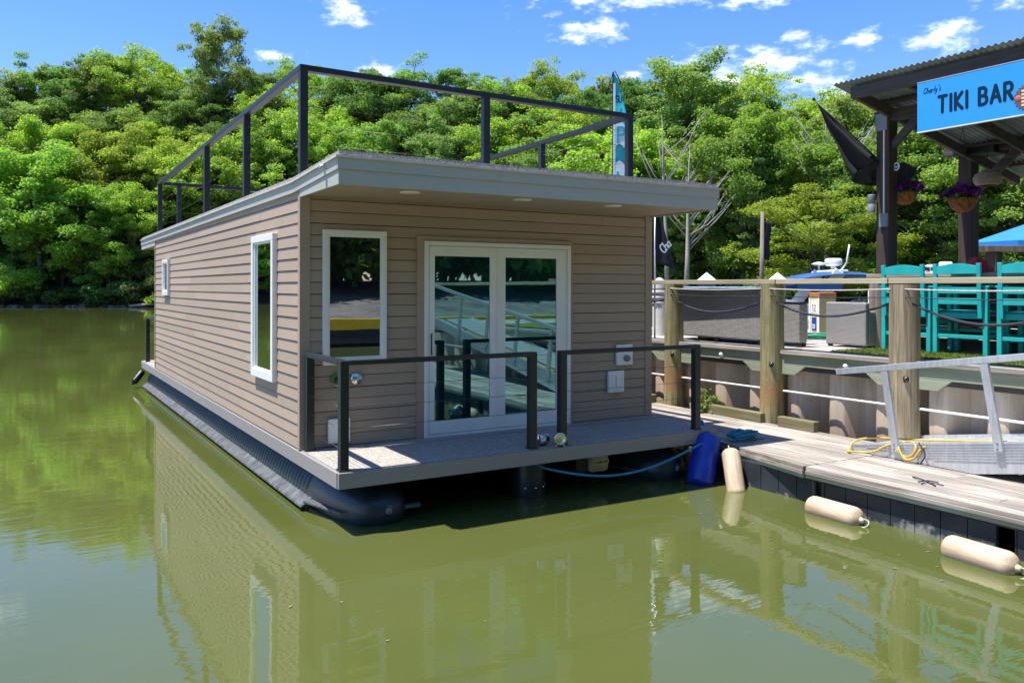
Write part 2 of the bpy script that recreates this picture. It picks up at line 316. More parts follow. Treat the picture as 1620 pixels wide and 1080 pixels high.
# ------------------------------------------------------------------ mesh helpers
class MB:
    def __init__(s): s.v = []; s.f = []; s.sm = []
    def add(s, vs, fs, smooth=False):
        o = len(s.v); s.v += [tuple(v) for v in vs]; s.f += [tuple(i + o for i in f) for f in fs]; s.sm += [smooth] * len(fs); return s
    def box(s, x0, x1, y0, y1, z0, z1):
        v = [(x, y, z) for z in (z0, z1) for y in (y0, y1) for x in (x0, x1)]
        return s.add(v, [(0, 2, 3, 1), (4, 5, 7, 6), (0, 1, 5, 4), (1, 3, 7, 5), (3, 2, 6, 7), (2, 0, 4, 6)])
    def bar(s, a, b, w, h, up=(0, 0, 1)):
        a = Vector(a); b = Vector(b); d = (b - a).normalized(); u = Vector(up)
        r = d.cross(u)
        if r.length < 1e-3: r = d.cross(Vector((0, 1, 0)))
        r.normalize(); u = r.cross(d)
        v = [p + r * (w / 2 * i) + u * (h / 2 * j) for p in (a, b) for j in (-1, 1) for i in (-1, 1)]
        return s.add(v, [(0, 1, 3, 2), (4, 6, 7, 5), (0, 4, 5, 1), (1, 5, 7, 3), (3, 7, 6, 2), (2, 6, 4, 0)])
    def tube(s, pts, rad, n=8, cap=True):
        pts = [Vector(p) for p in pts]; rad = rad if isinstance(rad, (list, tuple)) else [rad] * len(pts)
        vs = []; pr = None
        for i, p in enumerate(pts):
            d = (pts[min(i + 1, len(pts) - 1)] - pts[max(i - 1, 0)]).normalized()
            if pr is None:
                pr = d.cross(Vector((0, 0, 1)))
                if pr.length < .05: pr = d.cross(Vector((0, 1, 0)))
            pr = (pr - d * pr.dot(d)).normalized(); q = d.cross(pr)
            for k in range(n):
                a = 2 * math.pi * k / n; vs.append(p + (pr * math.cos(a) + q * math.sin(a)) * rad[i])
        fs = [(i * n + k, i * n + (k + 1) % n, (i + 1) * n + (k + 1) % n, (i + 1) * n + k) for i in range(len(pts) - 1) for k in range(n)]
        s.add(vs, fs, n > 5)
        if cap:
            o = len(s.v) - len(vs); m = (len(pts) - 1) * n
            s.f += [tuple(o + k for k in reversed(range(n))), tuple(o + m + k for k in range(n))]; s.sm += [False, False]
        return s
    def lathe(s, prof, c=(0, 0, 0), axis='z', n=20):
        """prof: list of (r, h)"""
        vs = []
        for r, h in prof:
            for k in range(n):
                a = 2 * math.pi * k / n; x, y = r * math.cos(a), r * math.sin(a)
                p = {'z': (x, y, h), 'x': (h, x, y), 'y': (x, h, y)}[axis]
                vs.append((p[0] + c[0], p[1] + c[1], p[2] + c[2]))
        fs = [(i * n + k, i * n + (k + 1) % n, (i + 1) * n + (k + 1) % n, (i + 1) * n + k) for i in range(len(prof) - 1) for k in range(n)]
        return s.add(vs, fs, True)
    def prism(s, poly, axis, a, b):
        """poly in the two other axes, extruded along axis from a to b"""
        def P(u, v, t): return {'x': (t, u, v), 'y': (u, t, v), 'z': (u, v, t)}[axis]
        n = len(poly); vs = [P(u, v, t) for t in (a, b) for u, v in poly]
        return s.add(vs, [tuple(range(n))[::-1], tuple(range(n, 2 * n))] + [(i, (i + 1) % n, n + (i + 1) % n, n + i) for i in range(n)])
    def grid(s, fn, nu, nv, smooth=True):
        vs = [fn(i / nu, j / nv) for j in range(nv + 1) for i in range(nu + 1)]
        return s.add(vs, [(j * (nu + 1) + i, j * (nu + 1) + i + 1, (j + 1) * (nu + 1) + i + 1, (j + 1) * (nu + 1) + i) for j in range(nv) for i in range(nu)], smooth)
    def build(s, name, mat, parent=None, bevel=0, solid=0, loc=None):
        me = bpy.data.meshes.new(name); me.from_pydata(s.v, [], s.f); me.polygons.foreach_set('use_smooth', s.sm)
        bm = bmesh.new(); bm.from_mesh(me); bmesh.ops.recalc_face_normals(bm, faces=bm.faces); bm.to_mesh(me); bm.free()
        me.materials.append(MT[mat] if isinstance(mat, str) else mat)
        o = bpy.data.objects.new(name, me); col.objects.link(o)
        if parent is not None: o.parent = parent
        if loc: o.location = loc
        if solid:
            m = o.modifiers.new('thickness', 'SOLIDIFY'); m.thickness = solid; m.offset = 0
        if bevel:
            m = o.modifiers.new('bevel', 'BEVEL'); m.width = bevel; m.segments = 2; m.limit_method = 'ANGLE'
        return o
def tag(o, label=None, cat=None, group=None, kind=None):
    if label: o['label'] = label
    if cat: o['category'] = cat
    if group: o['group'] = group
    if kind: o['kind'] = kind
    return o
def thing(name, loc, label, cat, group=None, rz=0):
    o = bpy.data.objects.new(name, None); col.objects.link(o); o.location = loc; o.rotation_euler = (0, 0, rz); o.empty_display_size = .2
    return tag(o, label, cat, group)
def kids(o): return [c for c in bpy.data.objects if c.parent is o]
def copy_tree(o, parent=None):
    c = o.copy(); col.objects.link(c); c.parent = parent
    for ch in list(o.children): copy_tree(ch, c)
    return c
def blocks_text(strokes, width, P, thick=.003, n=7):
    """round-ended strokes laid on a plane: P(u, v, h) -> point"""
    mb = MB()
    for st in strokes:
        pts = [Vector((p[0], p[1])) for p in st]
        for a, b in zip(pts, pts[1:]):
            d = b - a
            if d.length < 1e-6: continue
            ang = math.atan2(d.y, d.x); ring = []
            for k in range(n): t = ang + math.pi / 2 + math.pi * k / (n - 1); ring.append((a.x + width / 2 * math.cos(t), a.y + width / 2 * math.sin(t)))
            for k in range(n): t = ang - math.pi / 2 + math.pi * k / (n - 1); ring.append((b.x + width / 2 * math.cos(t), b.y + width / 2 * math.sin(t)))
            m = len(ring); j = rnd.uniform(0, .0006)
            mb.add([P(u, v, thick + j) for u, v in ring] + [P(u, v, 0) for u, v in ring], [tuple(range(m))] + [(i, (i + 1) % m, m + (i + 1) % m, m + i) for i in range(m)])
    return mb
def arc(cx, cy, rx, ry, a0, a1, n=9):
    return [(cx + rx * math.cos(R(a0 + (a1 - a0) * i / n)), cy + ry * math.sin(R(a0 + (a1 - a0) * i / n))) for i in range(n + 1)]
GLY = {
 'T': ([[(0, 1), (.6, 1)], [(.3, 1), (.28, 0)]], .6), 'I': ([[(0.05, 1), (.05, 0)]], .1),
 'K': ([[(0, 1), (0, 0)], [(.5, 1), (.03, .48), (.52, 0)]], .52),
 'B': ([[(0, 0), (0, 1), (.25, 1)] + arc(.25, .76, .2, .24, 90, -90) + [(0, .52)], [(.25, .52)] + arc(.25, .26, .26, .26, 90, -90) + [(0, 0)]], .5),
 'A': ([[(0, 0), (.3, 1), (.6, 0)], [(.12, .32), (.48, .32)]], .6),
 'R': ([[(0, 0), (0, 1), (.25, 1)] + arc(.25, .74, .22, .26, 90, -90) + [(0, .48)], [(.2, .48), (.5, 0)]], .5),
 '1': ([[(0, .8), (.2, 1), (.2, 0)]], .3), '2': ([arc(.25, .75, .22, .25, 160, -30) + [(0, 0), (.5, 0)]], .5),
 '3': ([arc(.22, .76, .2, .24, 150, -90), arc(.22, .27, .24, .27, 90, -150)], .5),
 'C': ([arc(.35, .5, .32, .5, 50, 320)], .6), 'h': ([[(0, 1.0), (0, 0)], [(0, .3)] + arc(.2, .35, .18, .2, 150, 0) + [(.38, 0)]], .42),
 'a': ([arc(.2, .27, .2, .27, 0, 360), [(.4, .54), (.4, 0)]], .44), 'r': ([[(0, .54), (0, 0)], [(0, .3)] + arc(.15, .38, .14, .16, 160, 50)], .28),
 'l': ([[(0.03, 1.05), (0, 0.1), (.1, 0)]], .14), 'y': ([[(0, .54), (.05, .1), (.25, .05), (.36, .54)], [(.36, .54), (.28, -.3), (.1, -.4)]], .42),
 "'": ([[(0, 1.1), (-.03, .9)]], .08), 's': ([arc(.15, .42, .13, .13, 60, 240) + arc(.15, .14, .14, .14, 70, -120)], .3),
 'O': ([arc(.3, .5, .3, .5, 0, 360, 14)], .6), 'U': ([[(0, 1), (0, .3)] + arc(.27, .3, .27, .3, 180, 360) + [(.54, 1)]], .54),
 'L': ([[(0, 1), (0, 0), (.45, 0)]], .45), 'S': ([arc(.25, .75, .24, .25, 40, 250) + arc(.25, .25, .25, .25, 80, -140)], .5), 'G': ([arc(.35, .5, .32, .5, 50, 360) + [(.4, .5)]], .68),
 'P': ([[(0, 0), (0, 1), (.25, 1)] + arc(.25, .74, .22, .26, 90, -90) + [(0, .48)]], .5), 'E': ([[(.45, 1), (0, 1), (0, 0), (.45, 0)], [(0, .5), (.38, .5)]], .45), 'N': ([[(0, 0), (0, 1), (.5, 0), (.5, 1)]], .5),
}
def word(txt, x, y, h, gap=.22, slant=0, sx=1):
    out_ = []
    for ch in txt:
        if ch == ' ': x += h * .5; continue
        g, wd = GLY[ch]
        out_ += [[(x + (u * sx + v * slant) * h, y + v * h) for u, v in st] for st in g]
        x += (wd * sx + gap) * h
    return out_

def D(t, wd): # point at lateral tangent t and depth wd in front of the photographer
    f = Vector((math.sin(YAW), math.cos(YAW), 0)); r = Vector((math.cos(YAW), -math.sin(YAW), 0))
    return Vector((CAM.x, CAM.y, 0)) + (f + r * t) * wd
def px(x): return (x - 810) / FPX

# ------------------------------------------------------------------ water + far terrain
WZ = -.55
wm = MB().grid(lambda u, v: (-260 + 520 * u, -200 + 420 * v, WZ), 8, 8, False).build('water', 'water'); tag(wm, kind='structure')
PX = [-900, -200, 0, 250, 600, 1000, 1400, 1800, 2500]
SH = [76, 85, 87, 87, 80, 64, 52, 47, 42]
SILX = [-900, -200, 0, 130, 200, 260, 350, 430, 550, 700, 830, 950, 1000, 1080, 1170, 1250, 1400, 1600, 1800, 2500]
SILY = [140, 125, 118, 84, 84, 100, 96, 116, 112, 112, 124, 120, 128, 106, 142, 172, 176, 192, 190, 200]
def shore(p): return float(np.interp(p, PX, SH))
def sil(p): return float(np.interp(p, SILX, SILY))
SX2 = np.linspace(-900, 2500, 60); SLRAW = []
for p in SX2:
    zt = 1.6 + (455 - sil(p)) / FPX * (shore(p) + 27); SLRAW.append((zt - 14.2 + .55) / 27)
SLS = np.convolve(np.pad(SLRAW, 4, mode='edge'), np.ones(9) / 9, 'valid')
def slope(p): return float(np.interp(p, SX2, SLS))
def ground_z(p, d):
    if d < 0: return WZ + d * .4
    e = min(d, 30)
    return WZ + .25 * min(e, 1.2) + slope(p) * max(0, e - .6) - .25 * max(0, d - 30)
def hillpt(u, v):
    p = -900 + 3400 * u; d = -4 + 74 * v ** 1.4
    q = D(px(p), shore(p) + d); return (q.x, q.y, ground_z(p, d) + (.35 * math.sin(q.x * 1.3) * math.cos(q.y * 1.1) if d > 0 else 0))
tag(MB().grid(hillpt, 110, 26).build('hillside', 'forestfloor'), kind='structure')

# ------------------------------------------------------------------ foliage prototypes
def leaves_mesh(name, puffs, nleaf, size, mat, seed, spread=1.0):
    g = np.random.default_rng(seed)
    P = np.array([p[0] for p in puffs]); Rr = np.array([p[1] for p in puffs]); cen = P.mean(0)
    wts = Rr ** 2 / (Rr ** 2).sum(); idx = g.choice(len(puffs), nleaf, p=wts)
    d = g.normal(size=(nleaf, 3)); d[:, 2] = d[:, 2] * .75 + .25; d /= np.linalg.norm(d, axis=1)[:, None]
    rr = Rr[idx] * (g.random(nleaf) ** .33) * np.where(g.random(nleaf) < .2, g.uniform(1.1, 1.7, nleaf), 1)
    c = P[idx] + d * rr[:, None] * np.array([1, 1, .62]) * spread
    outw = P[idx] - cen; outw /= (np.linalg.norm(outw, axis=1)[:, None] + 1e-6)
    nrm = d * .55 + outw * .25 + np.array([0, 0, .65]) + g.normal(size=(nleaf, 3)) * .55
    nrm /= np.linalg.norm(nrm, axis=1)[:, None]
    t1 = np.cross(nrm, g.normal(size=(nleaf, 3))); t1 /= np.linalg.norm(t1, axis=1)[:, None]; t2 = np.cross(nrm, t1)
    s = size * g.uniform(.6, 1.35, nleaf)[:, None]
    q = np.stack([c - t1 * s * .62, c - t2 * s * .36 + nrm * s * .08, c + t1 * s * .62, c + t2 * s * .36 + nrm * s * .08], 1).reshape(-1, 3)
    me = bpy.data.meshes.new(name); me.vertices.add(nleaf * 4); me.vertices.foreach_set('co', q.ravel())
    me.loops.add(nleaf * 4); me.loops.foreach_set('vertex_index', np.arange(nleaf * 4, dtype=np.int32))
    me.polygons.add(nleaf); me.polygons.foreach_set('loop_start', np.arange(0, nleaf * 4, 4, dtype=np.int32))
    me.update(); me.materials.append(MT[mat]); return me
def tree_proto(seed, H, Rc, base, mat, nleaf, leaf=.22, bark='bark', nb=20, puff=.8, dens=8):
    """limbs leave the trunk at many heights; each carries a chain of small leaf sprays"""
    g = random.Random(seed); puffs = []; tb = MB(); root = thing('forest_tree', (0, 0, -500), 'tree', 'tree')
    ln = Vector((g.uniform(-.8, .8), g.uniform(-.8, .8), 0)); ang0 = g.uniform(0, 6)
    def axis(z): return Vector((ln.x * (max(0, z) / H) ** 1.5 + .25 * math.sin(z * .6 + seed), ln.y * (max(0, z) / H) ** 1.5 + .25 * math.cos(z * .5 + seed), z))
    tb.tube([axis(H * f - .8 * (f == 0)) for f in (0, .15, .3, .45, .6, .75, .9)], [H * .021, H * .017, H * .014, H * .011, H * .008, H * .005, H * .002], 7)
    for b in range(nb):
        f = (b + g.random()) / nb; z0 = base + (H - base) * (.05 + .80 * f); a = ang0 + b * 2.4 + g.uniform(-.4, .4)
        sh = (math.sin(math.pi * min(1, .22 + .72 * f)) ** .7) * g.uniform(.6, 1.18); Lb = Rc * sh; up = g.uniform(.1, .75) + .9 * f
        p0 = axis(z0); d_ = Vector((math.cos(a), math.sin(a), up * .75)); tip = p0 + d_ * Lb; mid = p0 + d_ * Lb * .5 + Vector((0, 0, -.05 * Lb))
        tb.tube([p0, mid, tip], [H * .007, H * .004, .015], 5)
        for k in range(dens):
            t_ = g.uniform(.38, 1.08); c = p0.lerp(tip, t_) + Vector((g.gauss(0, .55), g.gauss(0, .55), g.gauss(.15, .40))) * (.6 + .10 * Lb)
            puffs.append((tuple(c), puff * g.uniform(.45, 1.25)))
    for k in range(5): c = axis(H * .93) + Vector((g.gauss(0, .6), g.gauss(0, .6), g.gauss(0, .5))); puffs.append((tuple(c), puff * g.uniform(.6, 1)))
    tb.build('trunk', bark, root)
    cr = bpy.data.objects.new('crown', leaves_mesh('crown', puffs, nleaf, leaf, mat, seed)); col.objects.link(cr); cr.parent = root
    return root
protos = [tree_proto(11, 13, 5.0, .6, 'leafA', 38000, .175), tree_proto(12, 14, 4.6, 1.2, 'leafC', 36000, .175, nb=24), tree_proto(13, 12.5, 5.2, .3, 'leafB', 38000, .19, puff=.9),
          tree_proto(14, 15, 4.8, 1.6, 'leafD', 36000, .175, nb=24), tree_proto(15, 13.5, 4.8, .3, 'leafA', 36000, .165, nb=28, puff=.72), tree_proto(16, 14.5, 4.2, 3.0, 'leafC', 25000, .17, 'palebark', nb=17, puff=.8),
          tree_proto(17, 13, 5.1, .6, 'leafB', 36000, .17, nb=26, puff=.8), tree_proto(18, 14, 4.4, 3.0, 'leafD', 23000, .175, 'palebark', nb=15, puff=.75)]
PH = [13, 14, 12.5, 15, 13.5, 14.5, 13, 14]
used = set()
def put_tree(i, loc, h, rz, label, group, wide=1.0, name='forest_tree'):
    o = protos[i] if i not in used else copy_tree(protos[i])
    used.add(i); s = h / PH[i]
    o.location = loc; o.rotation_euler = (0, 0, rz); o.scale = (s * wide, s * wide, s)
    tag(o, label, 'tree', group); o.name = name
    return o
HUE = ['mid-green', 'dark green', 'bright green', 'olive-green', 'mid-green', 'pale-trunked', 'bright green', 'thin-crowned']
def zone(p):
    if p < 235: return 'left of the houseboat'
    if p < 1000: return 'above the houseboat roof'
    if p < 1330: return 'near the bar post'
    return 'behind the bar'
rows = [(2.2, 'at the waterline of the far shore', 12.0), (9.5, 'on the lower slope of the far hill', 13), (16.5, 'on the upper slope of the far hill', 13.5), (22, 'on the upper slope of the far hill', 14), (27.5, 'on the ridge of the far hill', 14.2)]
ri = random.Random(3)
for k, (d, rl, hh) in enumerate(rows):
    p = -720 + 25 * k
    while p < 1780:
        W_ = shore(p) + d
        skip = (k == 0 and 290 < p < 960)
        if not skip:
            dd = d + ri.uniform(-2.2, 2.2); q = D(px(p + ri.uniform(-12, 12)), shore(p) + dd)
            h = hh * ri.uniform(.82, 1.12); gz = ground_z(p, dd) - .2
            if k == 4:
                zt = 1.6 + (455 - sil(p)) / FPX * (shore(p) + dd) + ri.uniform(-1.4, .5); h = max(9, zt - gz)
            i = ri.choice([0, 2, 4, 6, 2, 3]) if k < 2 else ri.choice([0, 1, 3, 4, 5, 6, 7, 1])
            zn = zone(p)
            put_tree(i, (q.x, q.y, gz), h, ri.uniform(0, 6.28), '%s leafy tree %s, %s' % (HUE[i], rl, zn), '%s trees %s, %s' % (HUE[i], rl, zn), ri.uniform(1.02, 1.3))
        p += 4.7 / W_ * FPX * ri.uniform(.85, 1.15)
# the few trees that stand out
q = D(px(350), 108); put_tree(7, (q.x, q.y, 14.5), 21.0, 1.0, 'tallest thin-crowned tree standing above the ridge line at left', None, .80, 'ridge_tree')
q = D(px(1085), 80); put_tree(3, (q.x, q.y, 5.6), 17.6, 2.0, 'tall rounded tree rising against the sky right of the teal feather flag', None, 1.15, 'round_topped_tree')
q = D(px(60), 88); put_tree(2, (q.x, q.y, .2), 15.5, .4, 'bright yellow-green tree at the far left of the shore', None, 1.2, 'bright_tree')
q = D(px(1190), 60); put_tree(2, (q.x, q.y, .5), 13.4, 1.4, 'bright lime-green tree right of the bare-limbed trees', None, .9, 'lime_tree')
q = D(px(1290), 50); put_tree(6, (q.x, q.y, -.3), 7.2, .7, 'low bright green tree behind the motorboat radar', None, 1.5, 'low_tree')
def bare_tree(name, p, wd, h, seed, label, lean=0, z=0):
    g = random.Random(seed); q = D(px(p), wd); root = thing(name, (q.x, q.y, z), label, 'tree')
    t = MB(); t.tube([(0, 0, -1), (lean * .3, 0, h * .35), (lean * .6, .2, h * .7), (lean * .8, .25, h), (lean, .3, h * 1.15)], [.2, .15, .09, .045, .008], 8); t.build('trunk', 'palebark', root)
    for k in range(14):
        z0 = h * g.uniform(.35, .95); s = g.choice([-1, 1, 1]); L_ = g.uniform(2, 4.6) * (1.1 - z0 / h * .6); a = Vector((lean * z0 / h, .1, z0))
        dirv = Vector((math.cos(YAW) * s, -math.sin(YAW) * s, 0)) * L_ + Vector((g.uniform(-1, 1), g.uniform(-1, 1), L_ * g.uniform(.9, 1.8)))
        m = a + dirv * .5 + Vector((0, 0, -.25)); b = a + dirv
        br = MB().tube([a, m, b], [.055, .034, .008], 6)
        for j in range(3):
            f = g.uniform(.35, .9); c = a.lerp(b, f); e = c + Vector((dirv.x * g.uniform(.1, .4), dirv.y * g.uniform(.1, .4), g.uniform(.4, 1.3)))
            br.tube([c, c.lerp(e, .5) + Vector((0, 0, .1)), e], [.022, .014, .005], 5)
        br.build('limb', 'palebark', root)
    return root
bare_tree('bare_limbed_tree', 1056, 58, 11.5, 5, 'tall pale tree with bare spreading limbs just right of the roof corner', -.3, .5)
bare_tree('bare_limbed_tree', 1084, 56, 9.5, 8, 'pale bare tree with limbs sweeping right above the roof edge', .7, .5)
bare_tree('bare_limbed_tree', 1306, 55, 12.0, 9, 'pale dead tree with crooked limbs left of the black bar flag', .4, .3)

def shrub_proto(seed, mat, H=2.4, Rc=1.9):
    g = random.Random(seed); puffs = []
    for k in range(20):
        a = g.uniform(0, 6.28); r = Rc * g.random() ** .6; puffs.append(((r * math.cos(a), r * math.sin(a), g.uniform(.3, 1) * H * (1 - .3 * r / Rc)), g.uniform(.35, .75)))
    root = thing('shrub', (0, 0, -500), 'shrub', 'shrub'); s = MB()
    for k in range(6):
        p = puffs[k][0]; s.tube([(0, 0, -.3), (p[0] * .5, p[1] * .5, p[2] * .6), p], [.05, .035, .01], 5)
    s.build('stem', 'bark', root)
    o = bpy.data.objects.new('foliage', leaves_mesh('foliage', puffs, 3800, .22, mat, seed)); col.objects.link(o); o.parent = root
    return root
shr = [shrub_proto(31, 'leafB'), shrub_proto(32, 'leafC'), shrub_proto(33, 'leafD')]; sused = set()
p = -120
while p < 1750:
    if not (290 < p < 980):
        for dd in (.7, 4.0):
            i = ri.choice([0, 1, 2]); o = shr[i] if i not in sused else copy_tree(shr[i]); sused.add(i)
            q = D(px(p + ri.uniform(-15, 15)), shore(p) + dd + ri.uniform(-.5, 1)); o.location = (q.x, q.y, ground_z(p, dd) - .15); s = ri.uniform(.8, 1.5); o.scale = (s, s, s * ri.uniform(.8, 1.15)); o.rotation_euler = (0, 0, ri.uniform(0, 6))
            zn = zone(p); tag(o, 'leafy shrub crowding the bank under the trees, ' + zn, 'shrub', 'shrubs on the far bank ' + zn)
    p += 2.9 / shore(p) * FPX
# leaves afloat
lm = MB().add([(-.03, 0, 0), (0, -.014, .003), (.03, 0, .001), (0, .014, .003)], [(0, 1, 2, 3)]).build('floating_leaf', 'curb')
gl = random.Random(21); src = lm
for k in range(26):
    o = lm if k == 0 else lm.copy()
    if k: col.objects.link(o)
    x_, y_ = (gl.uniform(-1.6, 3.6), gl.uniform(-4.6, -.6)) if k % 2 else (gl.uniform(3.2, 4.2), gl.uniform(-3.4, -.7))
    o.location = (x_, y_, WZ + .003); o.rotation_euler = (0, 0, gl.uniform(0, 6)); s_ = gl.uniform(.4, 1); o.scale = (s_, s_, s_)
    tag(o, 'tiny leaf fragment floating on the green water in front of the houseboat', 'leaf', 'leaf fragments on the water')
# shoreline rocks
ro = []
def rock_mesh(seed):
    g = random.Random(seed); bm = bmesh.new(); bmesh.ops.create_icosphere(bm, subdivisions=2, radius=1)
    for v in bm.verts: v.co *= g.uniform(.75, 1.15); v.co.z *= .55
    me = bpy.data.meshes.new('rock'); bm.to_mesh(me); bm.free(); me.materials.append(MT['rock']); return me
rms = [rock_mesh(i) for i in range(4)]
for k in range(46):
    p = ri.uniform(-20, 250); o = bpy.data.objects.new('rock', rms[k % 4]); col.objects.link(o); q = D(px(p), shore(p) + ri.uniform(-.6, .9)); s = ri.uniform(.18, .55)
    o.location = (q.x, q.y, WZ + s * .15); o.scale = (s, s, s * .8); o.rotation_euler = (ri.uniform(-.3, .3), 0, ri.uniform(0, 6)); tag(o, 'grey rock at the waterline of the far bank', 'rock', 'rocks along the far bank')
def log(a, b, r, label):
    tag(MB().tube([a, Vector(a).lerp(Vector(b), .5) + Vector((0, 0, .08)), b], [r, r * .8, r * .5], 7).build('driftwood', 'palebark'), label, 'driftwood')
q0 = D(px(205), 86); q1 = D(px(250), 85.5); log((q0.x, q0.y, WZ + .15), (q1.x, q1.y, WZ + .35), .14, 'pale fallen log lying on the bank beside the houseboat stern')

# ------------------------------------------------------------------ near bank behind the photographer (it shows in the windows)
def bank(u, v):
    x = -60 + 120 * u; y = -19.2 - 40 * v; z = .25 + 1.7 * min(1, v * 3.2) + .12 * math.sin(x * .9) * math.cos(y * 1.2) * min(1, v * 8)
    return (x, y, z)
tag(MB().grid(bank, 60, 26).build('gravel_bank', 'gravel'), kind='structure')
t = thing('quay_wall', (0, -19, WZ), 'low dark quay wall with a yellow top rail across the water, seen in the windows', 'wall')
MB().box(-60, 60, -.35, -.05, -.6, .62).build('wall_face', 'skirt', t); MB().box(-60, 60, -.34, -.02, .625, 1.02).build('yellow_rail', 'yellowpaint', t, .02)
for k in range(24):
    x = -30 + k * 2.7 + ri.uniform(-1, 1); y = -30 - (k % 3) * 2.5 - ri.uniform(0, 2)
    put_tree(ri.choice([0, 1, 2, 4, 6]), (x, y, 1.5), ri.uniform(13, 17), ri.uniform(0, 6), 'tree on the gravel bank reflected in the front windows', 'trees reflected in the windows', 1.05)
for k in range(34):
    i = ri.choice([0, 1, 2]); o = shr[i] if i not in sused else copy_tree(shr[i]); sused.add(i); x = -16 + k * 1.75 + ri.uniform(-.5, .5); o.location = (x, -27.5 - ri.uniform(0, 3), 1.35); sz = ri.uniform(1.5, 2.6); o.scale = (sz * .9, sz * .9, sz); o.rotation_euler = (0, 0, ri.uniform(0, 6))
    tag(o, 'leafy shrub on the gravel bank reflected in the front windows', 'shrub', 'shrubs reflected in the windows')
for k, i in enumerate(range(8)):
    if i not in used: bpy.data.objects.remove(protos[i])

# ================================================================== HOUSEBOAT
W, LEN, DF = 4.45, 12.6, 1.12; YB = 10.69
hb = thing('houseboat', (0, 0, 0), 'floating taupe cabin houseboat with flat railed roof and white-framed glass doors', 'houseboat')
# deck
d = MB().box(.02, W - .02, .02, LEN - .02, -.02, .004); d.build('deck_floor', 'aggregate', hb)
f = MB(); f.box(0, W, -.01, .025, -.145, -.006); f.box(-.008, .028, .026, LEN, -.145, -.006); f.box(W - .028, W + .008, .026, LEN, -.145, -.006); f.box(.03, W - .03, LEN - .03, LEN + .01, -.145, -.006)
f.build('deck_fascia', 'deckboard', hb, .004)
MB().box(.03, W - .03, .03, LEN - .04, -.12, -.03).build('deck_frame', 'darkmetal', hb)
sg = random.Random(44)
def siding(u0, u1, z0, z1, P, exp=.1165, lap=.012):
    mb = MB(); z = z0
    while z < z1 - .01:
        zt = min(z + exp, z1); t2 = 0.0
        # tilted board: proud at its lower edge
        zq = zt - .007; cuts = [u0]; u = u0 + sg.uniform(.6, 3.6)
        while u < u1 - .4: cuts.append(u); u += 3.66
        cuts.append(u1)
        for ua, ub in zip(cuts, cuts[1:]):
            ub2 = ub - (.0025 if ub != u1 else 0); w1 = sg.uniform(-.0012, .0012)
            v = [P(u, o, q + w1) for u in (ua, ub2) for o, q in ((lap + w1, z), (.003, zq), (-.006, zq), (-.006, z))]
            mb.add(v, [(0, 3, 2, 1), (4, 5, 6, 7), (0, 1, 5, 4), (1, 2, 6, 5), (3, 0, 4, 7)])
        z = zt
    return mb
SZ1 = 2.50
core = MB().box(.032, W - .032, DF + .032, YB - .032, 0.004, 2.52); core.build('wall_core', 'gapshade', hb)
siding(.10, W - .10, .012, SZ1, lambda u, o, z: (u, DF + .02 - .004 - o, z)).build('front_wall', 'siding', hb)
siding(DF + .0, YB - .0, .012, 2.60, lambda u, o, z: (.02 - .004 - o, u, z)).build('side_wall', 'siding', hb)
siding(DF + .0, YB - .0, .012, 2.50, lambda u, o, z: (W - .02 + .004 + o, u, z)).build('side_wall', 'siding', hb)
siding(.10, W - .10, .012, SZ1, lambda u, o, z: (u, YB - .02 + .004 + o, z)).build('rear_wall', 'siding', hb)
for x0, x1 in ((-.004, .10), (W - .10, W + .004)):
    for y0, y1 in ((DF - .006, DF + .06), (YB - .06, YB + .006)):
        MB().box(x0, x1, y0, y1, .006, 2.485 if y0 > 5 or True else 0).build('corner_board', 'corner', hb, .003)
# roof
def Ft(y): return 2.715 - .075 * min(1, y / 1.3) - .045 * (y / LEN)
ys = [0, .35, .7, 1.0, 1.3, 3, 5, 7, 9, 11, LEN]
def strip(x0, x1, za, zb, mb):
    for y0, y1 in zip(ys, ys[1:]):
        v = [(x, y, Ft(y) + z) for y in (y0, y1) for z in (za, zb) for x in (x0, x1)]
        mb.add(v, [(0, 2, 3, 1), (4, 5, 7, 6), (0, 1, 5, 4), (1, 3, 7, 5), (3, 2, 6, 7), (2, 0, 4, 6)])
    return mb
strip(.0, W, .004, .052, MB()).build('roof_surface', 'roofagg', hb)
strip(.03, W - .03, -.16, -.002, MB()).build('roof_core', 'soffit', hb)
d = MB(); strip(-.038, .0, -.012, .006, d); strip(W, W + .038, -.012, .006, d); d.box(-.038, W + .038, -.034, -.001, Ft(0) - .012, Ft(0) + .006); d.build('drip_edge', 'drip', hb)
fa = MB(); fa.box(-.018, W + .018, -.02, .004, Ft(0) - .110, Ft(0) - .012); strip(-.018, .012, -.110, -.012, fa); strip(W - .012, W + .018, -.110, -.012, fa); fa.box(0, W, LEN - .01, LEN + .02, Ft(LEN) - .11, Ft(LEN) - .012)
fa.build('upper_fascia', 'fascia', hb)
zb = 2.475
MB().box(-.006, W + .006, -.008, .02, zb, Ft(0) - .1105).build('lower_fascia', 'fascia', hb)
def zlo(y): return 2.475 - .085 * y / LEN
for x0, x1 in ((-.006, .02), (W - .02, W + .006)):
    for y0, y1 in ((.021, DF - .008), (YB + .008, LEN)):
        v = [(x, y, z) for y in (y0, y1) for z in (zlo(y), Ft(y) - .112) for x in (x0, x1)]
        MB().add(v, [(0, 2, 3, 1), (4, 5, 7, 6), (0, 1, 5, 4), (1, 3, 7, 5), (3, 2, 6, 7), (2, 0, 4, 6)]).build('lower_fascia', 'fascia', hb)
MB().box(.02, W - .02, LEN - .025, LEN, 2.39, 2.56).build('rear_fascia', 'fascia', hb)
MB().box(.021, W - .021, .021, DF + .05, 2.487, 2.54).build('soffit', 'soffit', hb); MB().box(.021, W - .021, YB - .05, LEN - .03, 2.42, 2.5).build('soffit', 'soffit', hb)
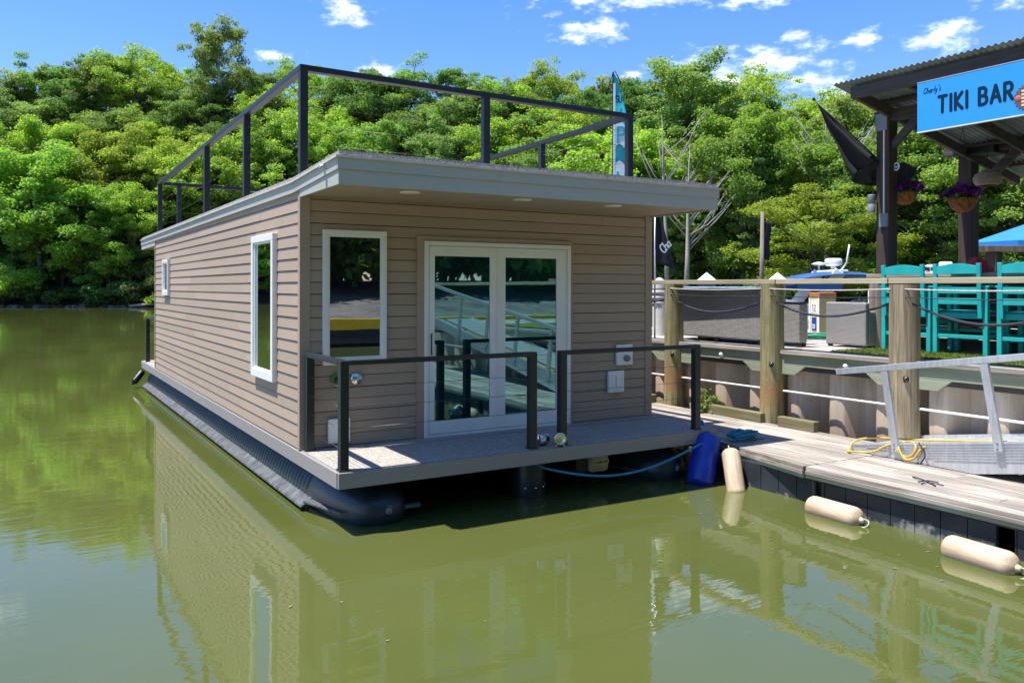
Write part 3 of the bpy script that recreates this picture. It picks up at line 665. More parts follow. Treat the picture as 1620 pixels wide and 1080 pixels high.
MT['lens'] = plain('light_lens', (.75, .68, .58), .4, var=.02)
for x in (.814, 2.064, 3.227):
    o = MB().lathe([(.0, 2.482), (.075, 2.482), (.078, 2.480), (.095, 2.480), (.097, 2.487)], (x, .34, 0), n=24).build('soffit_light', 'white', hb)
    MB().lathe([(.0, 2.479), (.072, 2.479), (.074, 2.483)], (x, .34, 0), n=24).build('lens', 'lens', o)
# chrome lamp on side fascia
s_ = MB().lathe([(0, -.075), (.022, -.07), (.028, -.045), (.014, -.02), (.03, -.018)], (0, .32, 2.655), 'x', 14).build('fascia_lamp', 'chrome', hb)
# windows
def window(P, u0, u1, z0, z1, fw=.05, depth=.03):
    """P(u,out,z)"""
    def bx(mb, a, b, c, d_, o0, o1):
        v = [P(u, o, z) for z in (c, d_) for o in (o0, o1) for u in (a, b)]
        mb.add(v, [(0, 2, 3, 1), (4, 5, 7, 6), (0, 1, 5, 4), (1, 3, 7, 5), (3, 2, 6, 7), (2, 0, 4, 6)])
    m = MB(); o0, o1 = -.01, depth
    bx(m, u0, u1, z1 - fw, z1, o0, o1); bx(m, u0, u1, z0, z0 + fw * 1.15, o0, o1); bx(m, u0, u0 + fw, z0 + fw * 1.15, z1 - fw, o0, o1); bx(m, u1 - fw, u1, z0 + fw * 1.15, z1 - fw, o0, o1)
    w_ = m.build('window', 'white', hb, .004)
    i = fw + .022; m2 = MB(); zz0 = z0 + fw * 1.15 + .02
    bx(m2, u0 + fw, u1 - fw, z1 - i, z1 - fw, o0, depth * .55); bx(m2, u0 + fw, u1 - fw, z0 + fw * 1.15, zz0, o0, depth * .55)
    bx(m2, u0 + fw, u0 + i, zz0, z1 - i, o0, depth * .55); bx(m2, u1 - i, u1 - fw, zz0, z1 - i, o0, depth * .55)
    m2.build('sash', 'white', w_)
    g = MB().add([P(u0 + i, .014, zz0), P(u1 - i, .014, zz0), P(u1 - i, .014, z1 - i), P(u0 + i, .014, z1 - i)], [(0, 1, 2, 3)]); g.build('pane', 'glass', w_)
    return w_
FP = lambda u, o, z: (u, DF - .0 - o, z)
LP = lambda u, o, z: (-.001 - o, u, z)
window(FP, .226, .895, .82, 2.162, .048)
window(LP, 1.95, 2.87, .583, 2.166, .075, .045)
window(LP, 8.90, 9.53, 1.44, 2.09, .07, .04)
# sliding door
t_ = MB()
for a in ((1.245, 1.32, .006, 2.13), (3.186, 3.235, .006, 2.13), (1.32, 3.186, 2.082, 2.13)): t_.box(a[0], a[1], DF - .022, DF + .01, a[2], a[3])
t_.build('door_trim', 'corner', hb)
dr = MB(); dr.box(1.32, 1.362, DF - .05, DF, .006, 2.08); dr.box(3.144, 3.186, DF - .05, DF, .006, 2.08); dr.box(1.362, 3.144, DF - .05, DF, 2.035, 2.08); dr.box(1.362, 3.144, DF - .05, DF, .006, .035)
dd = dr.build('sliding_door', 'white', hb, .003)
def panel(x0, x1, yo, sl, sr, name):
    m = MB(); y0, y1 = DF - yo, DF - yo + .03
    m.box(x0, x0 + sl, y0, y1, .04, 2.03); m.box(x1 - sr, x1, y0, y1, .04, 2.03); m.box(x0 + sl, x1 - sr, y0, y1, 1.925, 2.03); m.box(x0 + sl, x1 - sr, y0, y1, .04, .18)
    m.build(name, 'white', dd, .003)
    MB().box(x0 + sl, x1 - sr, y0 + .012, y0 + .018, .18, 1.925).build('pane', 'doorglass', dd)
panel(1.368, 2.178, .048, .062, .075, 'door_panel'); panel(2.182, 3.14, .030, .128, .142, 'fixed_panel')
MB().tube([(1.395, DF - .05, 1.10), (1.375, DF - .085, 1.08), (1.375, DF - .085, .90), (1.395, DF - .05, .88)], .009, 8).build('handle', 'steel', dd)
# outlets and inlets on the front wall
YF = DF - .016
def plate(x0, x1, z0, z1, name='outlet_box', th=.03):
    return MB().box(x0, x1, YF - th, YF + .01, z0, z1).build(name, 'white', hb, .008)
p1 = plate(3.876, 4.118, .652, .902); MB().lathe([(0, -.05), (.035, -.045), (.04, 0)], (4.01, YF - .03, .735), 'y', 14).build('inlet_cap', 'greyplastic', p1)
p2 = plate(3.751, 3.985, .326, .588); MB().box(3.80, 3.94, YF - .042, YF - .029, .37, .545).build('outlet_cover', 'white', p2, .004); MB().box(3.842, 3.85, YF - .045, YF - .04, .39, .53).build('latch', 'greyplastic', p2)
p3 = plate(.275, .50, .045, .288); MB().lathe([(0, -.03), (.03, -.025), (.034, 0)], (.41, YF - .03, .19), 'y', 12).build('inlet_cap', 'beige', p3)
o = MB().lathe([(0, -.012), (.035, -.012), (.042, -.02), (.058, -.02), (.062, 0)], (.365, YF, .674), 'y', 20).build('hose_inlet', 'greencap', hb); MB().lathe([(0, -.024), (.03, -.022), (.034, -.012)], (.372, YF, .674), 'y', 14).build('inlet_plug', 'black', o)
o = MB().lathe([(0, -.03), (.02, -.028), (.045, -.015), (.06, -.008), (.064, 0)], (.575, YF, .672), 'y', 20).build('hose_inlet', 'chrome', hb)
# deck railings
def rail_run(par, pts, posts, ztop, z0=.006, ps=.078, cables=4, rh=.045, rw=.085, last_base=True):
    pass
def post(par, x, y, z0, z1, s=.078):
    o = MB().box(x - s / 2, x + s / 2, y - s / 2, y + s / 2, z0, z1).build('railing_post', 'black', par, .006); h_ = s / 2 + .012; MB().box(x - h_, x + h_, y - h_, y + h_, z0, z0 + .008).build('base_plate', 'black', o, .002); return o
def deck_railing(posts, segs, zt=.955, z0=.006):
    t = MB();
    g = thing_part('deck_railing')
    for x, y in posts: post(g, x, y, z0, zt - .001)
    r = MB()
    for (a, b) in segs: r.bar((a[0], a[1], zt - .02), (b[0], b[1], zt - .02), .082, .042)
    r.build('top_rail', 'black', g, .006)
    c = MB()
    for (a, b) in segs:
        for z in (.72, .54, .36, .18): c.tube([(a[0], a[1], z), (b[0], b[1], z)], .0022, 6)
    c.build('cable', 'steel', g)
def thing_part(name):
    o = bpy.data.objects.new(name, None); col.objects.link(o); o.parent = hb; o.empty_display_size = .1; return o
deck_railing([(.075, 1.045), (.065, .06), (2.005, .06)], [((.075, 1.085), (.065, .10)), ((.106, .06), (2.04, .06))])
deck_railing([(2.365, .06), (4.19, .06)], [((2.33, .06), (4.225, .06))])
deck_railing([(.07, 12.2), (.07, 10.76), (W - .07, 12.4)], [((.07, 10.72), (.07, 12.24)), ((.11, 12.2), (W - .07, 12.4))])
# roof railing
rr = thing_part('roof_railing')
def zr(x, y): return 3.835 - .035 * (x / 4.3) - .016 * (y - 1.4)
RL = [(.12, 1.42), (.12, 3.78), (.12, 6.27), (.12, 10.9), (.48, 10.9), (2.4, 10.9), (4.33, 10.9), (4.33, 7.6), (4.33, 5.45), (4.33, 3.45), (4.33, 1.42), (2.235, 1.42)]
for x, y in RL: post(rr, x, y, Ft(y) + .05, zr(x, y) - .03, .082)
r = MB()
cor = [(.12, 1.42), (.12, 10.9), (4.33, 10.9), (4.33, 1.42)]
for a, b in zip(cor, cor[1:] + cor[:1]):
    a3 = Vector((a[0], a[1], zr(*a) - .03)); b3 = Vector((b[0], b[1], zr(*b) - .03)); dv = (b3 - a3).normalized() * .04
    r.bar(a3 - dv, b3 + dv, .09, .062)
r.build('top_rail', 'black', rr, .006)
c = MB()
for a, b in zip(cor, cor[1:] + cor[:1]):
    for k in (1, 2, 3, 4):
        c.tube([(a[0], a[1], zr(*a) - .19 * k - .03), (b[0], b[1], zr(*b) - .19 * k - .03)], .0022, 6)
c.build('cable', 'steel', rr)
# pontoons
def pontoon(xc, half, y0, y1, par):
    n = 30; prof = [(y0, .02), (y0 + .015, .25), (y0 + .06, .45), (y0 + .14, .60), (y0 + .28, .74), (y0 + .48, .87), (y0 + .7, .95), (y0 + .95, 1)]
    yy = y0 + .95
    while yy < y1 - .1:
        prof += [(yy + .055, 1.0), (yy + .062, .972), (yy + .084, .972), (yy + .091, 1.0)]; yy += .1
    prof += [(y1, 1), (y1 + .2, .7), (y1 + .25, .02)]
    mb = MB(); vs = []
    for y, s in prof:
        for k in range(n):
            a = 2 * math.pi * k / n; ca, sa = math.cos(a), math.sin(a)
            vs.append((xc + half * s * abs(ca) ** .95 * math.copysign(1, ca), y, -.44 + .34 * s * abs(sa) ** .95 * math.copysign(1, sa)))
    mb.add(vs, [(i * n + k, i * n + (k + 1) % n, (i + 1) * n + (k + 1) % n, (i + 1) * n + k) for i in range(len(prof) - 1) for k in range(n)], True)
    o = mb.build('pontoon', 'pontoon', par)
    fl = MB(); fl.prism([(xc - half - .10, -.515), (xc - half - .09, -.49), (xc - half + .04, -.405), (xc - half + .06, -.45)], 'y', y0 + .85, y1); fl.prism([(xc - half - .08, y0 + .85), (xc - half + .08, y0 + .25), (xc - .12, y0 + .10), (xc - .12, y0 + .85)], 'z', -.47, -.44); fl.box(xc + half - .22, xc + half - .02, y0 + .12, y0 + .20, -.46, -.42); fl.build('seam_flange', 'pontflange', o, .01)
    MB().lathe([(0, -.03), (.03, -.03), (.033, -.018), (.05, -.018), (.06, 0), (.055, .03)], (xc + .03, y0 + .03, -.42), 'y', 18).build('drain_plug', 'greyplastic', o)
    return o
MT['pontflange'] = plain('dusty_sunlit_flange', (.11, .115, .12), .7, var=.35, scale=8)  # dusty grey, lighter than the pontoon to paint in its sunlit shoulder
pontoon(.48, .42, .10, 12.2, hb); pontoon(W - .52, .42, .10, 12.2, hb)
MB().lathe([(.17, -.14), (.175, -.16), (.175, -.53), (.165, -.6), (0, -.6)], (2.19, .42, 0), n=26).build('motor_tube', 'pontoon', hb)
bo = MB()
for a in (-60, -95, -130, -20): bo.lathe([(0, -.006), (.012, -.004), (.014, 0)], (2.19 + .178 * math.cos(R(a)), .42 + .178 * math.sin(R(a)), -.45), 'y', 8)
bo.build('bolt', 'chrome', hb)
g8 = random.Random(88)
mo = MB().box(2.915, 3.165, .30, .55, -.40, -.17).build('beige_motor', 'beige', hb, .05)
MB().box(2.93, 3.15, .292, .30, -.185, -.16).build('mounting_strap', 'greenwood', mo); MB().box(2.945, 3.145, .2965, .2995, -.305, -.262).build('label_strip', 'cream', mo)
m = MB()
for k in range(8): m.box(2.955 + k * .023, 2.955 + k * .023 + g8.uniform(.009, .017), .2945, .2964, -.298 + g8.uniform(0, .004), -.270 - g8.uniform(0, .006))
m.build('worn_lettering', 'darkmetal', mo)
MB().box(2.74, 2.88, .34, .5, -.42, -.14).build('motor_bracket', 'darkmetal', mo, .01)
# chrome docking lights on the deck edge
def docklight(x, y, rz, label, cy=.085):
    t = thing('docking_light', (x, y, .006), label, 'docking light', rz=rz)
    return t
dl = docklight(2.17, .13, .2, 'chrome cylinder light lying on the deck edge between two railing posts')
MB().lathe([(0, -.07), (.05, -.07), (.06, -.06), (.062, .05), (.045, .07), (0, .07)], (0, 0, .068), 'x', 20).build('housing', 'chrome', dl); MB().box(-.04, .04, -.03, .03, 0, .02).build('foot', 'darkmetal', dl, .004)
dl = docklight(2.30, -.005, -.5, 'round chrome mirror light on thin legs at the front deck edge')
MB().lathe([(0, -.012), (.04, -.008), (.048, -.016), (.062, -.014), (.066, .004), (.05, .03), (0, .04)], (0, 0, .075), 'y', 24).build('housing', 'chrome', dl)
lg = MB()
for sx in (-.05, .05): lg.tube([(sx * .3, 0, .03), (sx, -.02, 0)], .005, 6)
lg.build('leg', 'chrome', dl); MB().lathe([(0, 0), (.035, 0), (.03, .03), (0, .035)], (0, .03, 0), n=14).build('foot', 'darkmetal', dl)

# stern fender
def fender(loc, L_, r, rot, mat, label, cat='fender', group=None, ribs=True):
    t = thing('boat_fender', loc, label, cat, group)
    m = MB(); n = 24; prof = [(0, -L_ / 2)] + [(r * math.sin(R(a)), -L_ / 2 + r * .75 * (1 - math.cos(R(a)))) for a in (20, 40, 60, 75, 90)]
    prof += [(rr_, -h) for rr_, h in reversed(prof)]
    vs = []
    for rr_, h in prof:
        for k in range(n):
            a = 2 * math.pi * k / n; q = rr_ * (1 - (.055 if (k % 2 and abs(h) < L_ / 2 - r * .8 and ribs) else 0)); vs.append((h, q * math.cos(a), q * math.sin(a)))
    m.add(vs, [(i * n + k, i * n + (k + 1) % n, (i + 1) * n + (k + 1) % n, (i + 1) * n + k) for i in range(len(prof) - 1) for k in range(n)], True)
    m.build('body', mat, t); MB().lathe([(0, L_ / 2 + .03), (.02, L_ / 2 + .03), (.026, L_ / 2 + .01), (.03, L_ / 2 - .01)], (0, 0, 0), 'x', 12).build('end_eye', mat, t)
    t.rotation_euler = rot; return t
a = Vector((.02, 12.40, -.18)); b = Vector((-.23, 12.22, -.46)); dvec = (b - a)
fender(tuple((a + b) / 2), dvec.length * .85, .07, dvec.to_track_quat('X', 'Z').to_euler(), 'darkmetal', 'black fender hanging slanted off the stern corner of the houseboat', ribs=False)
tag(MB().tube([(.02, 12.5, .0), (-.01, 12.5, -.08), (.0, 12.45, -.13)], .008, 6).build('rope', 'navyrope'), 'short dark rope holding the black stern fender', 'rope')

# ================================================================== FLOATING DOCK
dk = thing('floating_dock', (4.33, -3, -.17), 'weathered plank dock section at right with the aluminium ramp on it', 'dock')
def planks(x0, x1, y0, y1, par, off, n, taper=None, seed=1, mat='dockwood', zt=0):
    g = random.Random(seed); m = MB(); wdt = (x1 - x0) / n; ends = []
    for k in range(n):
        a = x0 + k * wdt + .003; b = x0 + (k + 1) * wdt - .003; y = y0
        while y < y1 - .01:
            L_ = min(y1 - y, g.uniform(2.0, 3.6)); ye = y + L_ if y + L_ < y1 - .5 else y1; dz = g.uniform(-.002, .002)
            m.box(a - off[0], b - off[0], y + .003 - off[1], ye - .003 - off[1], -.038 + dz, zt + dz); y = ye
    return m
planks(4.33, 6.08, -9, -1.33, dk, (4.33, -3), 13).build('deck_boards', 'dockwood', dk, .003)
MB().box(-.012, .03, -6, 1.665, -.078, -.04).build('edge_board', 'dockedge', dk, .004); MB().box(0.0, .035, -6, 1.665, -.115, -.079).build('edge_lip', 'greenwood', dk, .003)
MB().box(.04, 1.74, -6, 1.66, -.14, -.045).build('frame', 'darkmetal', dk)
dk2 = thing('floating_dock', (4.5, 5, -.17), 'weathered plank dock section running back beside the houseboat', 'dock')
m = planks(4.56, 6.08, -1.32, 14, dk2, (4.5, 5), 11, seed=4)
# tapered boards filling the splayed front corner
for k in range(2):
    x0a, x0b = 4.315 + k * .12, 4.548 + k * .0; x1a, x1b = 4.315 + (k + 1) * .12, 4.554
    v = [(x0a, -1.315), (x1a - .004, -1.315), (x1b, .0), (x0b, .0)]
    m.add([(x - 4.5, y - 5, z) for z in (-.038, 0) for x, y in v], [(0, 3, 2, 1), (4, 5, 6, 7), (0, 1, 5, 4), (1, 2, 6, 5), (2, 3, 7, 6), (3, 0, 4, 7)])
m.build('deck_boards', 'dockwood', dk2, .003)
e = MB()
for z0, z1, ox in ((-.078, -.04, -.012), ): e.add([(x - 4.5 + ox, y - 5, z) for z in (z0, z1) for x, y in ((4.315, -1.315), (4.355, -1.315), (4.59, .0), (4.55, .0))], [(0, 3, 2, 1), (4, 5, 6, 7), (0, 1, 5, 4), (1, 2, 6, 5), (2, 3, 7, 6), (3, 0, 4, 7)])
e.box(.04, .08, -5, 9, -.078, -.04); e.build('edge_board', 'dockedge', dk2)
e = MB(); e.add([(x - 4.5, y - 5, z) for z in (-.115, -.079) for x, y in ((4.315, -1.315), (4.355, -1.315), (4.59, .0), (4.55, .0))], [(0, 3, 2, 1), (4, 5, 6, 7), (0, 1, 5, 4), (1, 2, 6, 5), (2, 3, 7, 6), (3, 0, 4, 7)]); e.build('edge_lip', 'greenwood', dk2)
MB().box(.09, 1.56, -6.3, 9, -.14, -.045).build('frame', 'darkmetal', dk2)
# skirt panels
def skirt(par, off, ya, yb, x, step=.235):
    m = MB(); y = ya
    while y < yb:
        e_ = min(y + step, yb); m.box(x - off[0], x + .03 - off[0], y + .004 - off[1], e_ - .004 - off[1], -.45, -.118); y = e_
    m.box(x + .012 - off[0], x + .034 - off[0], ya - off[1], yb - off[1], -.5, -.119)
    return m.build('skirt_panel', 'skirt', par)
for a, b in ((-3.16, -1.47), (-5.2, -3.30), (-7.4, -5.4)): skirt(dk, (4.33, -3), a, b, 4.385)
skirt(dk2, (4.5, 5), -1.375, -.1, 4.43)
MB().box(4.41 - 4.5, 4.47 - 4.5, -.09 - 5, 0 - 5, -.5, -.118).build('skirt_panel', 'skirt', dk2)
# kerb timbers along the back of the dock
for (a, b, lab) in ((.74, 1.70, 'mossy kerb timber between the two green pilings'), (-.10, .46, 'short mossy kerb block right of the middle piling'), (2.9, 4.2, 'mossy kerb timber behind the left piling')):
    tag(MB().box(5.98, 6.09, a, b, -.169, -.045).build('kerb_timber', 'curb', bevel=.006), lab, 'timber')
# weeds
def weed(x, y, z, label, s=.13, n=160, seed=3):
    t = thing('weed', (x, y, z), label, 'weed'); puffs = [((rnd.uniform(-s, s), rnd.uniform(-s, s), rnd.uniform(.02, s * 1.6)), s * .45) for k in range(8)]
    o = bpy.data.objects.new('foliage', leaves_mesh('foliage', puffs, n, .05, 'leafD', seed)); col.objects.link(o); o.parent = t
    MB().tube([(0, 0, -.02), (0, .01, s)], .004, 5).build('stem', 'leafD', t)
weed(6.03, 1.80, -.16, 'small leafy weed growing at the kerb behind the railing post'); weed(6.12, 1.95, -.16, 'taller weed against the sea wall behind the railing post', .18, 220, 5)
# black cleat line scrap
def scrib(cx, cy, z, r, n, g, dz=.01):
    p = []
    for k in range(n): a = g.uniform(0, 6.28); p.append((cx + r * g.uniform(.2, 1) * math.cos(a), cy + r * g.uniform(.2, 1) * math.sin(a), z + g.uniform(0, dz)))
    return p
def smooth(pts, it=2):
    for _ in range(it):
        q = [pts[0]]
        for a, b in zip(pts, pts[1:]):
            a = Vector(a); b = Vector(b); q += [a.lerp(b, .25), a.lerp(b, .75)]
        pts = q + [pts[-1]]
    return pts
sc_ = MB(); sc_.tube(smooth([(4.78, -2.18, -.16), (4.72, -2.30, -.15), (4.68, -2.42, -.155), (4.62, -2.50, -.16)]), .007, 6); sc_.tube(smooth([(4.63, -2.33, -.16), (4.70, -2.36, -.145), (4.78, -2.43, -.16)]), .006, 6); sc_.tube(smooth([(4.60, -2.38, -.162), (4.68, -2.40, -.15), (4.71, -2.52, -.162)]), .005, 6)
tag(sc_.build('cord_scrap', 'navyrope'), 'scrap of black cord lying on the dock below the ramp', 'cord')
# blue mooring line: from the motor tube, sagging, up to a coil on the dock
rp = [(2.09, .05, -.20), (2.3, -.02, -.255), (2.65, -.10, -.325), (3.1, -.14, -.335), (3.6, -.12, -.27), (4.1, -.10, -.13), (4.5, -.10, -.03 - .115), (4.62, -.10, -.155)]
rp = [(2.12, .22, -.17), (2.14, .08, -.215)] + rp[2:6] + [(4.38, -.10, -.165 + .10), (4.62, -.09, -.145)]
bl = MB().tube(smooth(rp, 3), .0125, 8); g = random.Random(12)
co = []
for k in range(80):
    a = k * .83; r_ = .12 + .045 * math.sin(k * 1.7); co.append((4.86 + r_ * 1.3 * math.cos(a) + g.uniform(-.03, .03), -.02 + r_ * math.sin(a) + g.uniform(-.03, .03), -.15 + g.uniform(0, .10)))
bl.tube(smooth([(4.62, -.09, -.145), (4.72, -.06, -.14)] + co + [(5.06, -.14, -.155)], 1), .0095, 6)
tag(bl.build('mooring_line', 'blueropem'), 'teal blue mooring line sagging from under the deck to a coil on the dock', 'rope')
tag(MB().tube(smooth([(2.62, -.03, .008), (2.6, .02, -.0)]), .004, 5).build('cord_scrap', 'navyrope'), 'tiny dark cord on the houseboat deck edge', 'cord') if False else None
# blue drum
a = Vector((4.30, -.02, -.10)); b = Vector((3.98, -.20, -.62)); ax = (b - a)
t = thing('blue_drum', tuple(a), 'tilted blue plastic drum wedged between houseboat and dock', 'drum'); t.rotation_euler = ax.to_track_quat('Z', 'X').to_euler()
MB().lathe([(0, -.02), (.10, -.02), (.135, 0), (.145, .04), (.15, .18), (.156, .2), (.15, .22), (.15, .36), (.156, .38), (.15, .4), (.145, .52), (.12, .56), (0, .56)], n=28).build('body', 'bluep', t)
MB().lathe([(0, -.05), (.03, -.05), (.033, -.02)], (.06, 0, 0), n=14).build('cap', 'bluep', t)
tag(MB().lathe([(0, .05), (.05, .045), (.07, 0), (.07, -.1)], (4.58, .42, -.02), n=18).build('blue_float', 'bluep'), 'small blue float showing beside the right deck post', 'float')
# fenders on the dock
a = Vector((4.30, -.36, -.19)); b = Vector((4.17, -.58, -.60)); ax = b - a
fender(tuple((a + b) / 2), .56, .098, ax.to_track_quat('X', 'Z').to_euler(), 'fender', 'cream fender hanging upright from the dock near the blue drum')
tag(MB().tube([(4.33, -.30, -.165), (4.30, -.33, -.13), (4.30, -.36, -.185)], .006, 6).build('rope', 'whiterope'), 'thin cord tying the hanging fender to the dock', 'rope')
f2 = fender((4.19, -1.77, -.505), .60, .105, (0, 0, R(-92)), 'fender', 'cream fender floating under the dock joint, middle of three')
f3 = fender((4.07, -3.20, -.500), .60, .108, (0, 0, R(-94)), 'fender', 'cream fender floating at the right, largest of three')
for (c_, yy, lab) in (((4.19, 0), -2.09, 'loose cord end trailing from the middle floating fender'), ((4.05, 0), -3.53, 'loose cord end trailing from the right floating fender')):
    tag(MB().tube(smooth([(c_[0], yy, -.49), (c_[0] + .01, yy - .05, -.50), (c_[0] - .03, yy - .06, -.54), (c_[0] - .06, yy - .02, -.555)]), .006, 6).build('rope', 'whiterope'), lab, 'rope')

# ================================================================== SEA WALL + UPPER DECK
sw = thing('sea_wall', (6.2, 0, WZ), 'pale corrugated sea wall below the upper timber deck', 'wall')
m = MB(); prof = []; y = -9.0; per = .655
k0 = math.floor((-9 - .616) / per)
yy = .616 + k0 * per
while yy < 14:
    prof += [(6.36, yy), (6.36, yy - .0 + .0)]; 
    prof[-2:] = [(6.36, yy - .17), (6.353, yy - .09), (6.36, yy + .0), (6.39, yy + .03), (6.46, yy + .07), (6.55, yy + .12), (6.60, yy + .18), (6.61, yy + .24), (6.58, yy + .31), (6.50, yy + .37), (6.42, yy + .42), (6.375, yy + .455)]
    yy += per
prof = sorted(prof, key=lambda q: q[1])
vs = [(x - 6.2, y_, z) for z in (-.6, 1.22) for x, y_ in prof]; n = len(prof)
m.add(vs, [(i, i + 1, n + i + 1, n + i) for i in range(n - 1)]); m.build('sheet_piling', 'sheet', sw)
ud = thing('upper_deck', (6.2, 0, .78), 'raised timber deck with green treated edge beam above the sea wall', 'deck')
m = planks(6.2, 12.2, -9, 4.1, ud, (6.2, 0), 42, seed=9, zt=0); m.build('deck_boards', 'upperdeck', ud)
m = MB(); g = random.Random(2)
for a, b in ((-9, -1.0), (-1.0, .58), (.92, 4.1)): m.box(-.01, .03, a, b, -.045, .004)
m.build('edge_board', 'dockedge', ud, .003)
m = MB(); m.box(.03, .10, -9, 4.1, -.19, -.046); m.build('edge_beam', 'greenwood', ud, .004)
for yc in (.76, -1.16, 2.66, -3.1):
    m = MB(); m.prism([(yc - .52, -.192), (yc - .36, -.31), (yc + .36, -.31), (yc + .52, -.192)], 'x', .028, .098); m.build('bracket_block', 'greenwood', ud, .004)
for yc in (1.68, -.37, -2.5):
    MB().lathe([(0, -.035), (.025, -.03), (.034, -.012), (.036, 0)], (.028, yc, -.13), 'x', 16).build('edge_lamp', 'pvc', ud)
tag(MB().tube([(6.2 + .05, 3.9, .24), (6.25, .9, .248), (6.25, .0, .25), (6.25, -9, .262)], .014, 10).build('pvc_pipe', 'pvc'), 'long white pipe running along the sea wall at half height', 'pipe')
MB().box(.05, 6, -9, 4.1, -.25, -.196).build('joists', 'darkwoodh', ud)
def piling(x, y, r, z1, mat, label, rusty=False):
    t = thing('piling', (x, y, WZ), label, 'piling'); m = MB(); g = random.Random(int(x * 100 + y * 37)); n = 28; vs = []
    zs = [i / 14 for i in range(15)]
    H_ = z1 - WZ + .6
    for f_ in zs:
        for k in range(n):
            a_ = 2 * math.pi * k / n; q = r * (1.06 - .1 * f_) * (1 + .012 * math.sin(3 * a_ + f_ * 7) + .010 * math.sin(7 * a_ + f_ * 13)); vs.append((q * math.cos(a_), q * math.sin(a_), -.6 + H_ * f_))
    m.add(vs, [(i * n + k, i * n + (k + 1) % n, (i + 1) * n + (k + 1) % n, (i + 1) * n + k) for i in range(14) for k in range(n)], True)
    m.add([vs[14 * n + k] for k in range(n)], [tuple(range(n))]); m.build('timber', mat, t)
    b_ = MB().lathe([(0, -.03), (.012, -.03), (.014, -.015), (.035, -.012), (.036, .01)], (-r * .8, -r * .62, z1 - WZ - 1.05), 'x', 12); b_.build('bolt', 'darkmetal', t)
    return t
def stained(base):
    m = MT[base].copy(); t = m.node_tree; b = [n for n in t.nodes if n.type == 'BSDF_PRINCIPLED'][0]
    src = b.inputs['Base Color'].links[0].from_socket; tc = t.nodes.new('ShaderNodeTexCoord'); s = t.nodes.new('ShaderNodeSeparateXYZ'); t.links.new(tc.outputs['Object'], s.inputs[0])
    nz_ = noise(t, 5, 6, .7); ad = t.nodes.new('ShaderNodeMath'); ad.operation = 'ADD'; t.links.new(s.outputs[2], ad.inputs[0]); t.links.new(rng(t, nz_, .25, .75, -.32, .32), ad.inputs[1])
    f1 = rng(t, ad.outputs[0], .50, .78); f2 = rng(t, ad.outputs[0], 1.12, .80); mu = t.nodes.new('ShaderNodeMath'); mu.operation = 'MULTIPLY'; t.links.new(f1, mu.inputs[0]); t.links.new(f2, mu.inputs[1])
    mu2 = t.nodes.new('ShaderNodeMath'); mu2.operation = 'MULTIPLY'; mu2.inputs[1].default_value = .62; t.links.new(mu.outputs[0], mu2.inputs[0])
    t.links.new(mix(t, mu2.outputs[0], src, (.36, .16, .055)), b.inputs['Base Color'])
    vz = rng(t, noise(t, 16, 4, .8), .62, .70, 0, .7); src2 = b.inputs['Base Color'].links[0].from_socket
    t.links.new(mix(t, vz, src2, (.50, .50, .40)), b.inputs['Base Color'])
    return m
MT['stainedpile'] = stained('piling')
piling(6.22, 2.66, .145, 1.645, 'stainedpile', 'rust-banded green piling directly behind the right deck post')
piling(6.22, .76, .155, 1.645, 'stainedpile', 'mottled green piling with a rust band, middle of the railing')
piling(6.22, -1.14, .165, 1.635, 'piling2', 'tan weathered piling behind the aluminium ramp')
piling(6.22, -3.1, .16, 1.635, 'piling2', 'tan piling past the right end of the ramp')
MT['wp'] = plain('white_painted_pile', (.60, .59, .56), .7, var=.12, scale=8)
t = thing('dock_post', (7.9, 5.0, WZ), 'white round-topped dock post wound with rope left of the wicker sofa', 'post')
q = D(px(1043), 14.2); t.location = (q.x, q.y, WZ)
MB().lathe([(.115, -.2), (.115, 2.18), (.09, 2.27), (.04, 2.31), (0, 2.32)], n=20).build('pole', 'wp', t)
m = MB()
for k in range(3): m.lathe([(.118, 1.86 + .09 * k), (.13, 1.87 + .09 * k), (.13, 1.90 + .09 * k), (.118, 1.91 + .09 * k)], n=20)
m.tube([(-.12, -.03, 1.86), (.06, -.13, 1.75), (.2, -.1, 1.58)], .014, 6); m.build('rope_wrap', 'whiterope', t)
# top rail on the pilings
tr = thing('timber_railing', (6.22, 0, 1.645), 'pale timber rail board running along the tops of the pilings', 'railing')
m = MB()
for a, b in ((-9, -3.08), (-3.07, -1.0), (-.99, .62), (.63, 4.1)): m.box(-.10, .07, a, b - .004, .0, .062)
m.build('rail_board', 'railwood', tr, .005)
for zz, nm in ((-.06, .009), (-.15, .006)):
    for a, b in ((2.66, .76), (.76, -1.14), (-1.14, -3.1), (4.1, 2.66)):
        pts = [(-.12 - .03 * math.sin(math.pi * u), a + (b - a) * u, zz - .02 * math.sin(math.pi * u)) for u in [i / 8 for i in range(9)]]
        MB().tube(pts, nm, 6).build('guide_line', 'whiterope' if zz > -.1 and b < 1 else 'navyrope', tr)
for a, b, sag, lab in ((2.60, .84, .17, 'dark rope swag hanging in front of the wicker sofa'), (.68, -1.0, .17, 'dark rope swag between the middle piling and the tan piling'), (-1.28, -3.0, .20, 'dark rope swag in front of the turquoise bar stools'), (4.0, 2.74, .1, 'dark rope swag behind the houseboat corner')):
    pts = [(6.10 + .06 * (1 - math.sin(math.pi * u)), a + (b - a) * u, 1.42 - sag * math.sin(math.pi * u) ** .9 * (1 if a < 4 else .6)) for u in [i / 16 for i in range(17)]]
    tag(MB().tube(pts, .014, 8).build('rope_swag', 'navyrope'), lab, 'rope')
